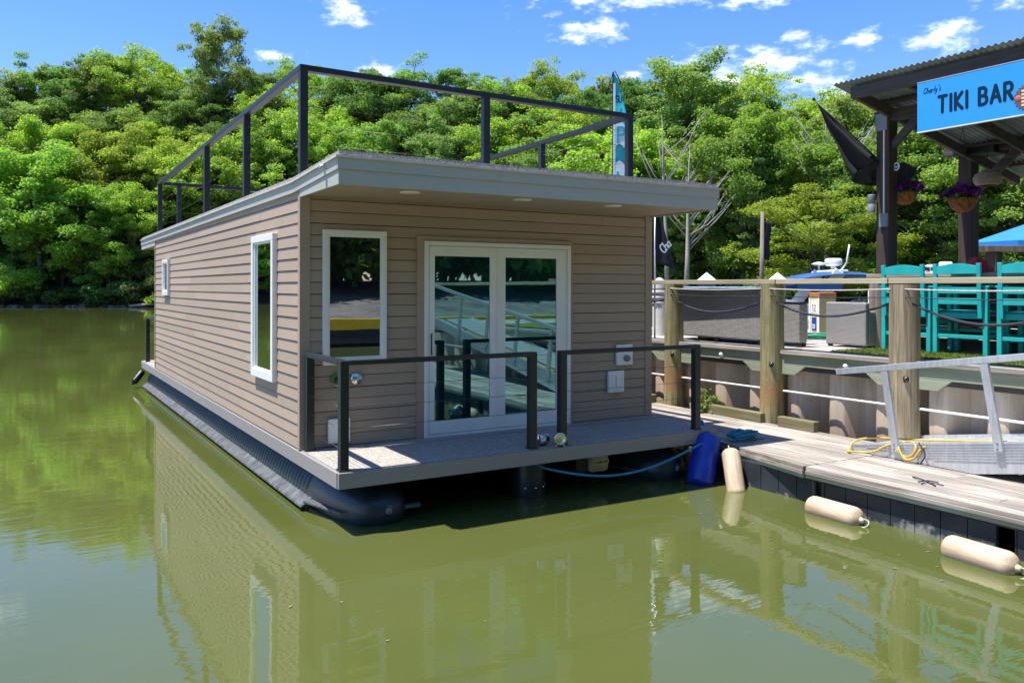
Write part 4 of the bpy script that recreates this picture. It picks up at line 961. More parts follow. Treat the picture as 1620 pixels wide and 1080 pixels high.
# turf strip
m = MB(); m.grid(lambda u, v: (6.55 + .5 * 0 + 2.6 * u if u > 0 else 6.55, .12 - 7 * v, .79 + .012 * math.sin(u * 40) * math.sin(v * 60)), 30, 60); m.box(6.55, 9.15, -6.88, .12, .782, .786)
def turf_pts():
    g = np.random.default_rng(5); n = 26000; x = g.uniform(6.56, 7.9, n); y = g.uniform(-3.2, .12, n); h = g.uniform(.012, .028, n); a = g.uniform(0, 6.28, n)
    dx = np.cos(a) * .006; dy = np.sin(a) * .006; z = np.full(n, .788)
    q = np.stack([np.stack([x - dx, y - dy, z], 1), np.stack([x + dx, y + dy, z], 1), np.stack([x + dy * 1.5, y + dx, z + h], 1)], 1).reshape(-1, 3)
    o = len(m.v); m.v += [tuple(r_) for r_ in q]; m.f += [(o + 3 * i, o + 3 * i + 1, o + 3 * i + 2) for i in range(n)]; m.sm += [False] * n
turf_pts()
tg = m.build('turf', 'turf'); tag(tg, kind='stuff'); tg['label'] = 'green artificial turf laid under the bar stools'; tg['category'] = 'turf'

# ================================================================== WICKER FURNITURE
def rbox(mb, x0, x1, y0, y1, z0, z1): mb.box(x0, x1, y0, y1, z0, z1)
t = thing('wicker_sofa', (6.62, 2.10, .78), 'grey wicker sofa with its back to the rail between the two green pilings', 'sofa')
MB().box(0, .09, -.80, .98, .07, .80).build('backrest', 'wicker', t, .02); MB().box(.091, .85, -.80, .98, .10, .36).build('seat', 'wicker', t, .02)
MB().box(.091, .85, -.90, -.801, .07, .60).build('armrest', 'wicker', t, .02); MB().box(.091, .85, .981, 1.08, .07, .60).build('armrest', 'wicker', t, .02)
MB().box(.10, .80, -.78, .96, .361, .50).build('cushion', 'bluecush' if 'bluecush' in MT else 'greyplastic', t, .03)
m = MB(); m.add([(x, y_, z) for z in (.80, .83) for x, y_ in ((-.13, -.81), (.11, -.81), (.11, .99), (-.17, .99))], [(0, 3, 2, 1), (4, 5, 6, 7), (0, 1, 5, 4), (1, 2, 6, 5), (2, 3, 7, 6), (3, 0, 4, 7)]); m.build('top_cover', plain('pale_blue_cover', (.34, .48, .66), .5, var=.2, scale=10), t, .01)
for yy_ in (-.78, .06, .90): MB().box(.01, .07, yy_, yy_ + .06, .0, .07).build('leg', 'darkmetal', t)
t = thing('wicker_planter', (6.80, .80, .78), 'dark narrow wicker planter box standing right of the middle piling', 'planter')
MB().box(0, .16, .0, .55, .06, .60).build('box', 'wicker', t, .015); MB().box(-.006, .166, -.006, .556, .601, .62).build('rim', 'darkmetal', t, .004)
for p_ in ((.01, .01), (.01, .48), (.09, .01), (.09, .48)): MB().box(p_[0], p_[0] + .06, p_[1], p_[1] + .06, 0, .06).build('leg', 'darkmetal', t)
t = thing('wicker_armchair', (7.42, .22, .78), 'pale grey wicker armchair back beside the grey bar post', 'armchair')
MB().box(0, .08, .0, .64, .03, .62).build('backrest', 'wicker', t, .02); MB().box(.081, .62, .09, .55, .05, .34).build('seat', 'wicker', t, .02)
MB().box(.081, .64, 0, .089, .03, .50).build('armrest', 'wicker', t, .02); MB().box(.081, .64, .551, .64, .03, .50).build('armrest', 'wicker', t, .02)
for p_ in ((.01, .01), (.01, .56), (.56, .01), (.56, .56)): MB().box(p_[0], p_[0] + .05, p_[1], p_[1] + .05, 0, .03).build('leg', 'darkmetal', t)

# ================================================================== TIKI BAR
tb = thing('tiki_bar', (7.35, 0, .78), 'open dark timber bar shelter with a corrugated metal roof at right', 'bar shelter')
def tbx(mb, x0, x1, y0, y1, z0, z1): mb.box(x0 - 7.35, x1 - 7.35, y0, y1, z0 - .78, z1 - .78); return mb
PY1 = .155
RS = .22                         # roof falls away from the water
def rz_(x): return 4.19 - RS * (x - 6.95)
tbx(MB(), 7.68, 7.87, PY1 - .095, PY1 + .095, 1.785, 4.0).build('post', 'darkwood', tb, .008)
tbx(MB(), 7.68, 7.87, PY1 - 3.6, PY1 - 3.41, 1.785, 4.0).build('post', 'darkwood', tb, .008)
q = D(px(1532), 12.3)
X2, Y2 = q.x, q.y
tbx(MB(), X2 - .1, X2 + .1, Y2 - .1, Y2 + .1, .79, 3.62).build('post', 'darkwood', tb, .008)
tbx(MB(), X2 - .1, X2 + .1, Y2 - 4.1, Y2 - 3.9, .79, 3.62).build('post', 'darkwood', tb, .008)
m = MB(); tbx(m, 7.70, 7.80, -6, .30, 3.84, 3.995); m.build('beam', 'darkwoodh', tb, .008)
m = MB(); tbx(m, X2 - .16, X2 - .06, -6, Y2 + .28, 3.56, 3.72); m.build('beam', 'darkwoodh', tb, .008)
m = MB(); m.box(6.93 - 7.35, 6.99 - 7.35, -6, .10, 4.05 - .78, 4.20 - .78); m.build('eave_board', 'darkwoodh', tb, .005)
m = MB()
for k in range(9):
    y_ = .06 - k * .75; a_ = Vector((6.995 - 7.35, y_, rz_(7.0) - .78 - .07)); b_ = Vector((10.9 - 7.35, y_, rz_(10.9) - .78 - .07)); m.bar(a_, b_, .05, .13)
m.build('rafter', 'darkwoodh', tb)
m = MB()
for k in range(4):
    x_ = 7.6 + k * .95; m.box(x_ - 7.35 - .04, x_ - 7.35 + .04, -6, .22, rz_(x_) - .78 + .0, rz_(x_) - .78 + .035)
m.build('purlin', 'darkwoodh', tb)
def roofc(u, v):
    x = 6.84 + 4.3 * u; y_ = .33 - 6.4 * v; return (x - 7.35, y_, rz_(x) - .78 + .055 + .012 * math.sin(y_ * 2 * math.pi / .076))
MB().grid(roofc, 6, 84 * 8).build('roof_sheet', 'corr', tb, solid=.003)
br = MB(); br.bar((.42, PY1 - .08, 3.50 - .78), (.42, PY1 - .62, 3.98 - .78), .07, .10); br.build('brace', 'darkwoodh', tb, .005)
br = MB(); br.bar((X2 - 7.35, Y2 - .1, 3.02 - .78), (X2 - 7.35, Y2 - .78, 3.62 - .78), .07, .12); br.build('brace', 'darkwoodh', tb, .005)
tbx(MB(), 7.655, 7.679, PY1 - .04, PY1 - .025, 2.50, 3.95).build('conduit', 'pvc', tb)
tbx(MB(), 7.65, 7.679, PY1 - .08, PY1 + .09, 3.72, 3.95).build('bracket', 'greyplastic', tb)
tbx(MB(), 7.65, 7.679, PY1 - .09, PY1 + .03, 2.42, 2.60).build('bracket', 'greyplastic', tb)
# counter
ct = thing('bar_counter', (7.9, 0, .78), 'timber bar counter with dark plank front behind the turquoise stools', 'counter')
MB().box(-.28, .55, -6, .36, .955, 1.005).build('counter_top', 'counter', ct, .006)
m = MB()
for k in range(6): m.box(.14, .18, -6, .30, .01 + .157 * k, .16 + .157 * k)
m.build('plank_front', 'barplank', ct, .003)
tag(MB().lathe([(.135, 0), (.13, .5), (.13, .95)], (7.76, .255, .782), n=22).build('counter_post', 'greywood'), 'scarred grey timber post at the left end of the bar counter', 'post')
# stools
def stool():
    t = thing('bar_stool', (7.4, 0, .80), 'stool', 'bar stool', 'turquoise bar stools along the counter')
    w_ = .29
    for s in (-1, 1):
        MB().bar((0.0, s * .31, 0), (0.0, s * .31, .80), .055, .055, (1, 0, 0)).build('leg', 'teal', t, .004)
        MB().bar((.46, s * .31, 0), (.43, s * .31, .80), .055, .055, (1, 0, 0)).build('leg', 'teal', t, .004)
        MB().bar((-.05, s * .268, .44), (-.09, s * .268, 1.09), .05, .035, (1, 0, 0)).build('back_stile', 'teal', t, .004)
        MB().box(-.03, .50, s * .31 - .045, s * .31 + .045, .80, .825).build('armrest', 'teal', t, .004)
        MB().box(.03, .41, s * .31 - .012, s * .31 + .012, .20, .245).build('side_rung', 'teal', t, .003); MB().box(.03, .41, s * .31 - .012, s * .31 + .012, .36, .40).build('side_rung', 'teal', t, .003)
    m = MB(); m.box(-.012, .012, -.282, .282, .43, .50); m.build('seat_rail', 'teal', t, .003)
    m = MB()
    for k in range(5): m.box(.03 + k * .085, .105 + k * .085, -.28, .28, .505, .527)
    m.build('seat', 'teal', t, .003)
    MB().box(-.012, .012, -.282, .282, .19, .235).build('rung', 'teal', t, .003); MB().box(.44, .465, -.282, .282, .25, .29).build('rung', 'teal', t, .003)
    m = MB(); n = 10; pl = [(-.25, .965)] + [(-.25 + .5 * i / n, 1.055 + .035 * math.sin(math.pi * i / n)) for i in range(n + 1)] + [(.25, .965)]
    m.prism(pl, 'x', -.10, -.072); m.build('top_slat', 'teal', t, .003)
    for z_ in (.855, .73, .60): MB().box(-.085 + (.855 - z_) * .05, -.06 + (.855 - z_) * .05, -.25, .25, z_, z_ + .075).build('back_slat', 'teal', t, .003)
    return t
s0 = stool(); SY = (-.385, -1.09, -1.87, -2.62)
SLB = ('turquoise slatted bar stool partly behind the tan piling', 'turquoise slatted bar stool second from the left, just right of the tan piling', 'turquoise bar stool cut off by the right edge of the picture', 'turquoise bar stool farthest right, beyond the picture edge')
for k, y_ in enumerate(SY[:3]):
    o = s0 if k == 0 else copy_tree(s0); o.location = (7.4, y_, .80); o['label'] = SLB[k]
# sign
sg = thing('bar_sign', (6.90, -.85, 3.45), 'sky blue sign board reading Charly\'s TIKI BAR hung under the bar roof', 'sign')
MB().box(.0, .025, -2.2, 0, .012, .595).build('board', 'signblue', sg)
MB().box(-.004, .03, -2.2, .003, .0, .012).build('lower_trim', 'pvc', sg)
MB().box(-.003, .03, -2.2, .003, .596, .604).build('upper_trim', 'alu', sg)
SP = lambda u, v, h: (-h, -u, v)
tw = []
def place(txt, u0, u1, v0, v1):
    wd = sum(GLY[c_][1] for c_ in txt) + .30 * (len(txt) - 1); hh = v1 - v0; sx = (u1 - u0) / (wd * hh)
    x = u0
    for c_ in txt:
        for st in GLY[c_][0]: tw.append([(x + a_ * hh * sx, v0 + b_ * hh) for a_, b_ in st])
        x += (GLY[c_][1] + .30) * hh * sx
place('TIKI', .27, .61, .20, .385); place('BAR', .745, 1.105, .20, .385)
blocks_text(tw, .036, SP).build('lettering', 'signnavy', sg)
blocks_text(word("Charly's", .075, .455, .062, .18, .3, .8), .0075, SP, .002).build('script_lettering', 'signnavy', sg)
m = MB(); g = random.Random(6); pl = []
for k in range(44): a_ = 2 * math.pi * k / 44; r_ = (.125 if k % 2 else .15); pl.append((-(1.265 + r_ * math.cos(a_)), .19 + r_ * math.sin(a_)))
m.prism(pl, 'x', -.004, -.001); o = m.build('emblem', plain('emblem_brown', (.16, .10, .07), .6, var=.3, scale=60), sg)
m = MB()
for k in range(5): m.box(-.0062, -.0042, -(1.20 + .02 + .1), -(1.20), .10 + .038 * k, .122 + .038 * k)
m.build('emblem_bar', 'cream', sg); m = MB(); m.lathe([(0, -.008), (.03, -.007), (.035, -.004)], (0, -1.165, .19), 'x', 14); m.build('emblem_spot', plain('emblem_red', (.55, .12, .12), .6), sg)
# speaker on the left of the front post
tag(MB().lathe([(0, .0), (.048, 0), (.05, .01), (.05, .115), (.047, .118), (.05, .121), (.05, .235), (.048, .245), (0, .245)], (7.63, .285, 2.62), n=22).build('wall_speaker', 'greyplastic'), 'grey cylinder lamp mounted on the left of the front bar post', 'lamp')
# bar flag on a slanted pole
fp = thing('bar_flag', (7.70, .2, 3.1), 'black flag bunched on a slanted pole beside the front bar post', 'flag')
P0 = Vector((7.10, .78, 4.17)); P1 = Vector((7.64, .22, 3.36)); O = Vector((7.70, .2, 3.1)); DV = Vector((.42, .30, .05))
MB().tube([P0 - O + (P0 - P1).normalized() * .03, P1 - O], .010, 8).build('pole', 'darkmetal', fp); MB().lathe([(0, .03), (.018, .02), (.02, 0), (.014, -.02), (0, -.02)], tuple(P0 - O + (P0 - P1).normalized() * .04), n=10).build('finial', 'darkmetal', fp)
def flagf(u, v):
    a_ = P0.lerp(P1, u); drop = .04 + .34 * u ** .9 if u < .75 else .33 + .02 * (u - .75)
    low = P0.lerp((Vector((6.99, .20, 3.06)) + DV), min(1, u * 1.0)) if u < 1 else (Vector((6.99, .20, 3.06)) + DV)
    b_ = P0.lerp((Vector((7.16, .02, 3.0)) + DV), u) if False else P0.lerp((Vector((7.03, .17, 3.02)) + DV), u ** .95)
    p_ = a_.lerp(b_, v); fold = .05 * math.sin(v * 9 + u * 3) * u
    return (p_.x - O.x + fold * .7, p_.y - O.y + fold, p_.z - O.z + .02 * math.sin(u * 14) * v)
MB().grid(flagf, 24, 20).build('cloth', 'blackcloth', fp, solid=.003)
def flag2(u, v):   # the part that hangs behind and right of the post
    x = 7.92 + .05 * math.sin(u * 9 + v * 2); y_ = .33 - .50 * u * (1 - .55 * v ** 1.5); z = 3.30 - .06 * u - .66 * v * (1 - .55 * u) - .12 * u * v
    return (x - O.x + .03 * math.sin(v * 8), y_ - O.y, z - O.z + .03 * math.sin(u * 12))
MB().grid(flag2, 22, 20).build('cloth', 'blackcloth', fp, solid=.003)
def flag3(u, v):
    a_ = (Vector((7.03, .17, 3.02)) + DV).lerp(P1, v); b_ = (Vector((7.47, .03, 2.98)) + DV).lerp((Vector((7.46, 0, 3.14)) + DV), v); p_ = a_.lerp(b_, u)
    return (p_.x - O.x, p_.y - O.y + .03 * math.sin(u * 11 + v * 3), p_.z - O.z - .05 * math.sin(math.pi * u) + .02 * math.sin(v * 12))
MB().grid(flag3, 20, 10).build('cloth', 'blackcloth', fp, solid=.003)
ring = [arc(.0, .0, .040, .048, 0, 360, 14), arc(.0, .012, .02, .02, 200, 340, 6)]
blocks_text(ring, .018, lambda u, v, h: (7.80 - O.x - h, .03 - u - O.y, 3.23 + v - O.z), .004).build('printed_emblem', 'whitecloth', fp)
# hanging baskets
def basket(loc, label, hang, s=1.0):
    t = thing('hanging_basket', loc, label, 'flower basket', 'hanging baskets of purple flowers' if False else None)
    MB().lathe([(0, -.17), (.06, -.165), (.12, -.12), (.155, -.05), (.165, .0), (.15, .005), (0, .0)], n=22).build('coir_bowl', 'coco', t)
    m = MB()
    for k in range(8):
        a_ = k * math.pi / 4; m.tube([(.17 * math.cos(a_), .17 * math.sin(a_), .0), (.14 * math.cos(a_ + .3), .14 * math.sin(a_ + .3), -.10), (.04 * math.cos(a_ + .6), .04 * math.sin(a_ + .6), -.175)], .003, 5)
    m.tube([(.17 * math.cos(a_ * .1 * 2 * math.pi / 2), .17 * math.sin(a_ * .1 * math.pi), 0) for a_ in range(21)], .004, 5)
    m.build('wire_frame', 'darkmetal', t)
    g = random.Random(int(abs(loc[0] * 100))); puffs = []
    for k in range(26):
        a_ = g.uniform(0, 6.28); r_ = g.uniform(0, .2); puffs.append(((r_ * math.cos(a_), r_ * math.sin(a_), .03 + .10 * (1 - r_ / .24) + g.uniform(-.03, .03)), .055))
    o_ = bpy.data.objects.new('flowers', leaves_mesh('flowers', puffs, 1500, .045, 'purple', 4)); col.objects.link(o_); o_.parent = t
    o_ = bpy.data.objects.new('leaves', leaves_mesh('leaves', [((p_[0][0] * .9, p_[0][1] * .9, p_[0][2] - .05), .05) for p_ in puffs], 260, .05, 'leafC', 9)); col.objects.link(o_); o_.parent = t
    m = MB()
    for k in range(3):
        a_ = k * 2.09; m.tube([(.16 * math.cos(a_), .16 * math.sin(a_), 0), (0, 0, hang)], .003, 5)
    m.build('chain', 'darkmetal', t); t.scale = (s, s, s)
q = D(px(1431), 11.3); basket((q.x, q.y, 2.90), 'hanging basket of purple flowers beside the bunched black flag', .9)
q = D(px(1523), 11.4); basket((q.x, q.y, 2.83), 'hanging basket of purple flowers in front of the rear bar post', .85, 1.15)
# rattan pendant
q = D(px(1562), 11.6); t = thing('pendant_lamp', (q.x, q.y, 3.12), 'flattened rattan pendant lamp hanging under the bar roof', 'lamp')
m = MB(); n = 40; prof = [(.05, .115), (.10, .105), (.155, .07), (.178, .02), (.172, -.03), (.15, -.07), (.12, -.085)]
vs = [(r_ * (1 + .018 * (k % 2)) * math.cos(2 * math.pi * k / n), r_ * (1 + .018 * (k % 2)) * math.sin(2 * math.pi * k / n), h_) for r_, h_ in prof for k in range(n)]
m.add(vs, [(i * n + k, i * n + (k + 1) % n, (i + 1) * n + (k + 1) % n, (i + 1) * n + k) for i in range(len(prof) - 1) for k in range(n)]); m.build('shade', 'rattan', t, solid=.004)
MB().tube([(0, 0, .11), (0, 0, .6)], .004, 5).build('cord', 'darkmetal', t); MB().lathe([(0, -.05), (.03, -.04), (.04, 0), (.02, .05), (0, .06)], n=14).build('bulb', 'lens', t)
# box speaker under beam
q = D(px(1560), 12.0); tag(MB().box(q.x - .2, q.x + .2, q.y - .22, q.y + .22, 3.52, 3.74).build('roof_speaker', 'darkmetal', bevel=.01), 'black box heater fixed under the bar roof beside the rear post', 'heater')
# items on the counter
q = D(px(1538), 10.2); t = thing('bundled_towel', (q.x, q.y, 1.79), 'red and white printed towel heaped on the bar counter', 'towel')
def heap(sx, sy, sz, off, seed):
    g = random.Random(seed); return lambda u, v: (off[0] + sx * (u - .5) * 2, off[1] + sy * (v - .5) * 2, off[2] + sz * max(0, (1 - ((u - .5) * 2) ** 2) * (1 - ((v - .5) * 2) ** 2)) ** .5 * (1 + .25 * math.sin(u * 13 + seed) * math.sin(v * 11)))
MB().grid(heap(.14, .16, .17, (0, -.05, 0), 1), 16, 16).build('red_cloth', 'red', t); MB().grid(heap(.13, .13, .10, (-.05, .08, 0), 4), 14, 14).build('white_cloth', 'gel', t)
# rear drink rail
q = D(px(1572), 15.0); t = thing('drink_rail', (q.x, q.y, .78), 'grey timber drink rail on stout posts behind the bar', 'counter')
dirr = Vector((math.cos(YAW), -math.sin(YAW), 0)); a_ = dirr * -.52; b_ = dirr * 1.6
MB().bar((a_.x, a_.y, 1.53), (b_.x, b_.y, 1.53), .28, .11).build('rail_plank', 'greywood', t, .006)
for s_k in (0, 1.2): MB().bar((dirr.x * s_k, dirr.y * s_k, 0), (dirr.x * s_k, dirr.y * s_k, 1.47), .2, .2).build('post', 'darkwood', t, .006)
for p_, l_ in ((1600, 'teal cup standing on the bar counter, left of two'), (1617, 'teal cup standing on the bar counter, right of two')):
    q = D(px(p_), 10.2); tag(MB().lathe([(0, 0), (.028, 0), (.036, .14), (.034, .14), (.027, .01), (0, .01)], (q.x, q.y, 1.79), n=16).build('cup', 'patio'), l_, 'cup')
# blue umbrella
q = D(px(1640), 19); t = thing('patio_umbrella', (q.x, q.y, .3), 'bright blue patio umbrella open behind the bar', 'umbrella')
m = MB(); n = 8; top = 2.86 - .0; vs = [(0, 0, top)]
for k in range(n): a_ = 2 * math.pi * (k + .3) / n; vs.append((1.5 * math.cos(a_), 1.5 * math.sin(a_), top - .52))
m.add(vs, [(0, 1 + k, 1 + (k + 1) % n) for k in range(n)]); m.build('canopy', 'umb', t, solid=.006)
m = MB()
for k in range(n): a1 = vs[1 + k]; b1 = vs[1 + (k + 1) % n]; m.add([a1, b1, (b1[0], b1[1], b1[2] - .13), (a1[0], a1[1], a1[2] - .13)], [(0, 1, 2, 3)])
m.build('valance', 'umb', t, solid=.006); MB().tube([(0, 0, 0), (0, 0, top)], .025, 8).build('pole', 'alu', t)

# ================================================================== RAMP
rp_ = thing('aluminium_ramp', (5.4, -1.05, -.17), 'aluminium gangway ramp with handrail resting on the dock at right', 'ramp')
def RX(y): return -.045 * 0
def Q(x, y, z): return (x, y, z)
SLP = .17
m = MB()
for x0 in (0, .88):
    pts = [(0, .0), (0, .075), (-6.2, .075 + 6.2 * SLP), (-6.2, -.12 + 6.2 * SLP), (-1.35, .0)]
    m.prism([(a_, b_ + .006) for a_, b_ in pts], 'x', x0, x0 + .03)
m.build('side_beam', 'alu', rp_, .002)
m = MB()
for k in range(7):
    o_ = .012 + k * .027; m.bar((-.004, -1.55 - 0, .075 + 1.55 * SLP - o_ - .0), (-.004, -6.1, .075 + 6.1 * SLP - o_), .006, .009)
    m.bar((-.004, -.05 - k * .15, .075 + (.05 + k * .15) * SLP - o_ * .95), (-.004, -1.55, .075 + 1.55 * SLP - o_), .006, .009)
m.build('side_rib', 'alu', rp_)
m = MB()
for k in range(20): y0 = -.05 - k * .30; m.add([(x, y_, z_) for x in (.032, .878) for y_, z_ in ((y0, .05 + -y0 * SLP), (y0 - .29, .05 + (-y0 + .29) * SLP), (y0 - .29, .03 + (-y0 + .29) * SLP), (y0, .03 + -y0 * SLP))], [(0, 1, 2, 3), (7, 6, 5, 4), (0, 4, 5, 1), (1, 5, 6, 2), (2, 6, 7, 3), (3, 7, 4, 0)])
m.build('tread_plate', 'alu', rp_)
m = MB(); m.bar((-.03, .15, .845), (-.03, -6.0, .845 + 6.15 * .155), .05, .065); m.build('handrail', 'alu', rp_, .006)
for k, (yb, yt) in enumerate(((-.56, -.43), (-1.60, -1.46), (-2.7, -2.56), (-3.8, -3.66), (-4.9, -4.76))):
    zt_ = .845 + (.15 - yt) * .155 - .03; zb_ = .0 - yb * SLP - .03
    o_ = MB().bar((-.025, yb, max(.02, zb_ + .02)), (-.03, yt, zt_), .045, .075, (0, 1, 0)).build('handrail_post', 'alu', rp_, .005)
    b_ = MB()
    for dz_ in (.05, .10): b_.lathe([(0, -.012), (.009, -.01), (.01, 0)], (-.048, yb + .01, max(.02, zb_) + dz_), 'x', 8)
    b_.build('bolt', 'greyplastic', o_)
# yellow hose over the ramp
yh = MB()
yh.tube(smooth([(5.25, -1.12, -.155), (5.27, -1.22, -.14), (5.33, -1.38, -.13), (5.37, -1.52, -.02), (5.45, -1.66, .0), (5.5, -1.9, .03), (5.5, -2.3, .105), (5.48, -2.8, .19), (5.5, -4, .40), (5.5, -6, .74)], 3), .011, 8)
yh.tube(smooth([(5.40, -1.60, .0), (5.36, -1.62, -.04), (5.345, -1.70, -.12), (5.35, -1.80, -.10), (5.37, -1.84, .0), (5.43, -1.76, .035), (5.5, -1.66, .02), (5.46, -1.60, .0), (5.36, -1.63, -.02), (5.33, -1.73, -.15), (5.35, -1.83, -.12), (5.38, -1.88, .01), (5.47, -2.0, .05), (5.48, -2.5, .14), (5.5, -4, .39)], 3), .011, 8)
yh.tube(smooth([(5.26, -1.13, -.15), (5.5, -1.02, -.05), (5.7, -1.3, -.02), (5.55, -1.7, .03), (5.52, -3, .22)], 3), .011, 8)
tag(yh.build('yellow_hose', 'yellowhose'), 'yellow hose looped over the edge of the aluminium ramp', 'hose')
tag(MB().tube(smooth([(5.365, -1.86, .05), (5.36, -1.95, -.05), (5.34, -1.90, -.15)]), .007, 6).build('rope', 'navyrope'), 'thin dark cord hanging over the ramp side by the hose loop', 'rope')

# ================================================================== MARINA BACKGROUND
def flagpole(p_, wd, ztop, zbot, label, mat='blackcloth', cha=False):
    q = D(px(p_), wd); t = thing('promotional_flag', (q.x, q.y, zbot), label, 'flag'); rt = Vector((math.cos(YAW), -math.sin(YAW), 0))
    return t, rt
# teal feather flag
t, rt = flagpole(969, 16, 5.75, .78, 'tall teal and white feather flag standing behind the roof railing')
bz = t.location.z
MB().tube([(0, 0, 0), (0, 0, 4.95), tuple(rt * .04 + Vector((0, 0, 5.0))), tuple(rt * .16 + Vector((0, 0, 4.75)))], .012, 8).build('pole', 'darkmetal', t)
MB().tube([(0, 0, 4.98), tuple(rt * -.10 + Vector((0, 0, 4.62)))], .010, 6).build('pole_tip', 'darkmetal', t)
def fw_(z):
    f_ = (4.95 - z) / 3.4; return .02 + .345 * min(1, max(0, f_) * 2.6) ** .7 * (1 - .25 * max(0, f_ - .62) / .38)
def feath(u, v):
    z = 4.95 - 3.45 * v; w_ = fw_(z); p_ = rt * (w_ * u); off = .03 * math.sin(v * 16) * u
    return (p_.x + off * .5, p_.y + off * .8, z)
MB().grid(feath, 8, 60).build('banner', 'tealcloth', t, solid=.002)
def FE(u, v, h):
    p_ = rt * u + Vector((-math.sin(YAW), -math.cos(YAW), 0)) * (.040 + h); return (p_.x, p_.y, v)
m = MB(); m.grid(lambda u, v: FE(.0 + .045 * u, 4.75 - 3.25 * v, 0), 1, 20); m.grid(lambda u, v: FE(.05 + .27 * u, 3.98 - .45 * v + .05 * math.sin(u * 6), 0), 8, 6); m.grid(lambda u, v: FE(.05 + .24 * u, 3.2 - .4 * v + .06 * math.sin(u * 5), 0), 8, 6); m.grid(lambda u, v: FE(.05 + .22 * u, 2.45 - .45 * v + .05 * math.sin(u * 7), 0), 8, 6)
m.build('pale_print', 'palecloth', t)
blocks_text(word('SU', .05, 4.38, .125, .1, 0, .8), .019, FE, .006).build('dark_lettering', 'signnavy', t)
blocks_text(word('P', .09, 3.62, .28, .15) + word('U', .09, 2.75, .28) + word('L', .10, 2.10, .28) + word('T', .09, 1.62, .26), .050, FE, .008).build('large_lettering', 'tealcloth', t)
# black flag with white script
q = D(px(1036), 13.4); t = thing('promotional_flag', (q.x, q.y, .78), 'black flag with slanted white script beside the houseboat corner', 'flag')
MB().tube([(0, 0, 0), (0, 0, 2.15)], .014, 8).build('pole', 'alu', t)
def bf(u, v):
    z = 2.08 - .86 * v - .10 * u * v; w_ = .09 + .25 * v ** 1.3; p_ = rt * (w_ * u); o_ = .022 * math.sin(u * 8 + v * 2) * (1 - v * .6); return (p_.x - math.sin(YAW) * o_, p_.y - math.cos(YAW) * o_, z)
MB().grid(bf, 16, 22).build('cloth', 'blackcloth', t, solid=.002)
def BFp(u, v, h): p_ = rt * u + Vector((-math.sin(YAW), -math.cos(YAW), 0)) * (.026 + h); return (p_.x, p_.y, v)
ang = R(50); ws = word('Cha', 0, 0, .135, .08, .25, .85); ws = [[(.14 + u * math.cos(ang) - v * math.sin(ang), 1.36 + u * math.sin(ang) + v * math.cos(ang)) for u, v in st] for st in ws]
blocks_text(ws, .020, BFp, .002).build('script_lettering', 'whitecloth', t)
# second dark flag on a weathered mast
q = D(px(1205), 25); t = thing('mast_flag', (q.x, q.y, .5), 'dark furled flag on a weathered mast in front of the wood', 'flag')
MB().tube([(0, 0, 0), (.02, 0, 3.4)], [.09, .05], 10).build('mast', 'greywood', t)
MB().grid(lambda u, v: tuple(rt * (.05 + .22 * u * (1 - .3 * v) + .02 * math.sin(v * 9)) + Vector((.05 * math.sin(u * 9), 0, 3.1 - 1.15 * v))), 10, 16).build('cloth', 'blackcloth', t, solid=.004)
# pyramid-capped posts
for p_, wd, zt, lab in ((1118, 13.0, 1.93 - .12, 'square dock post with white pyramid cap behind the wicker sofa'), (1230, 14.5, 1.84, 'square dock post with white pyramid cap behind the middle piling')):
    q = D(px(p_), wd); t = thing('capped_post', (q.x, q.y, WZ), lab, 'post', rz=-YAW + .3); H_ = zt - WZ; s_ = .13
    MB().box(-.10, .10, -.10, .10, -.3, H_ - .12).build('post', 'greywood', t)
    MB().add([(-s_, -s_, H_ - .12), (s_, -s_, H_ - .12), (s_, s_, H_ - .12), (-s_, s_, H_ - .12), (0, 0, H_ + .03)], [(0, 1, 4), (1, 2, 4), (2, 3, 4), (3, 0, 4), (3, 2, 1, 0)]).build('pyramid_cap', 'gel', t)
# power pedestal
t = thing('power_pedestal', (9.15, 2.30, .78), 'tan marina power pedestal with blue number plate behind the wicker chairs', 'pedestal', rz=-.35)
MB().box(-.13, .17, -.15, .15, 0, .66).build('cabinet', 'pedestal', t, .01); MB().box(-.135, .175, -.155, .155, .66, .74).build('cap', 'rust', t, .01)
m = MB(); m.box(-.142, -.131, -.155, -.115, 0, .66); m.box(-.142, -.131, .115, .155, 0, .66); m.build('white_edge', 'gel', t)
MB().box(-.138, -.131, -.11, .11, .02, .64).build('face_panel', 'cream', t); PD = lambda u, v, h: (-.1385 - h, -u, v)
MB().box(-.141, -.1381, -.10, .10, .40, .60).build('number_plaque', 'gel', t); blocks_text(word('12', -.05, .44, .10, .25), .018, lambda u, v, h: (-.1415 - h, -u, v)).build('numerals', 'pedestal', t)
MB().box(-.146, -.138, -.075, .055, .11, .33).build('number_plate', 'signalblue', t); blocks_text(word('33', -.035, .145, .065, .2), .012, lambda u, v, h: (-.1465 - h, -u, v)).build('numerals', 'whitecloth', t)
g = random.Random(8); hp = []
for k in range(120): a_ = k * .5; hp.append((8.55 + (.30 + .05 * math.sin(k * .31)) * math.cos(a_), 1.95 + (.30 + .05 * math.cos(k * .23)) * math.sin(a_), .795 + .0005 * k + g.uniform(0, .012)))
tag(MB().tube(smooth(hp, 1), .013, 6).build('green_hose', 'greenhose'), 'coiled green hose lying at the foot of the pedestal', 'hose')
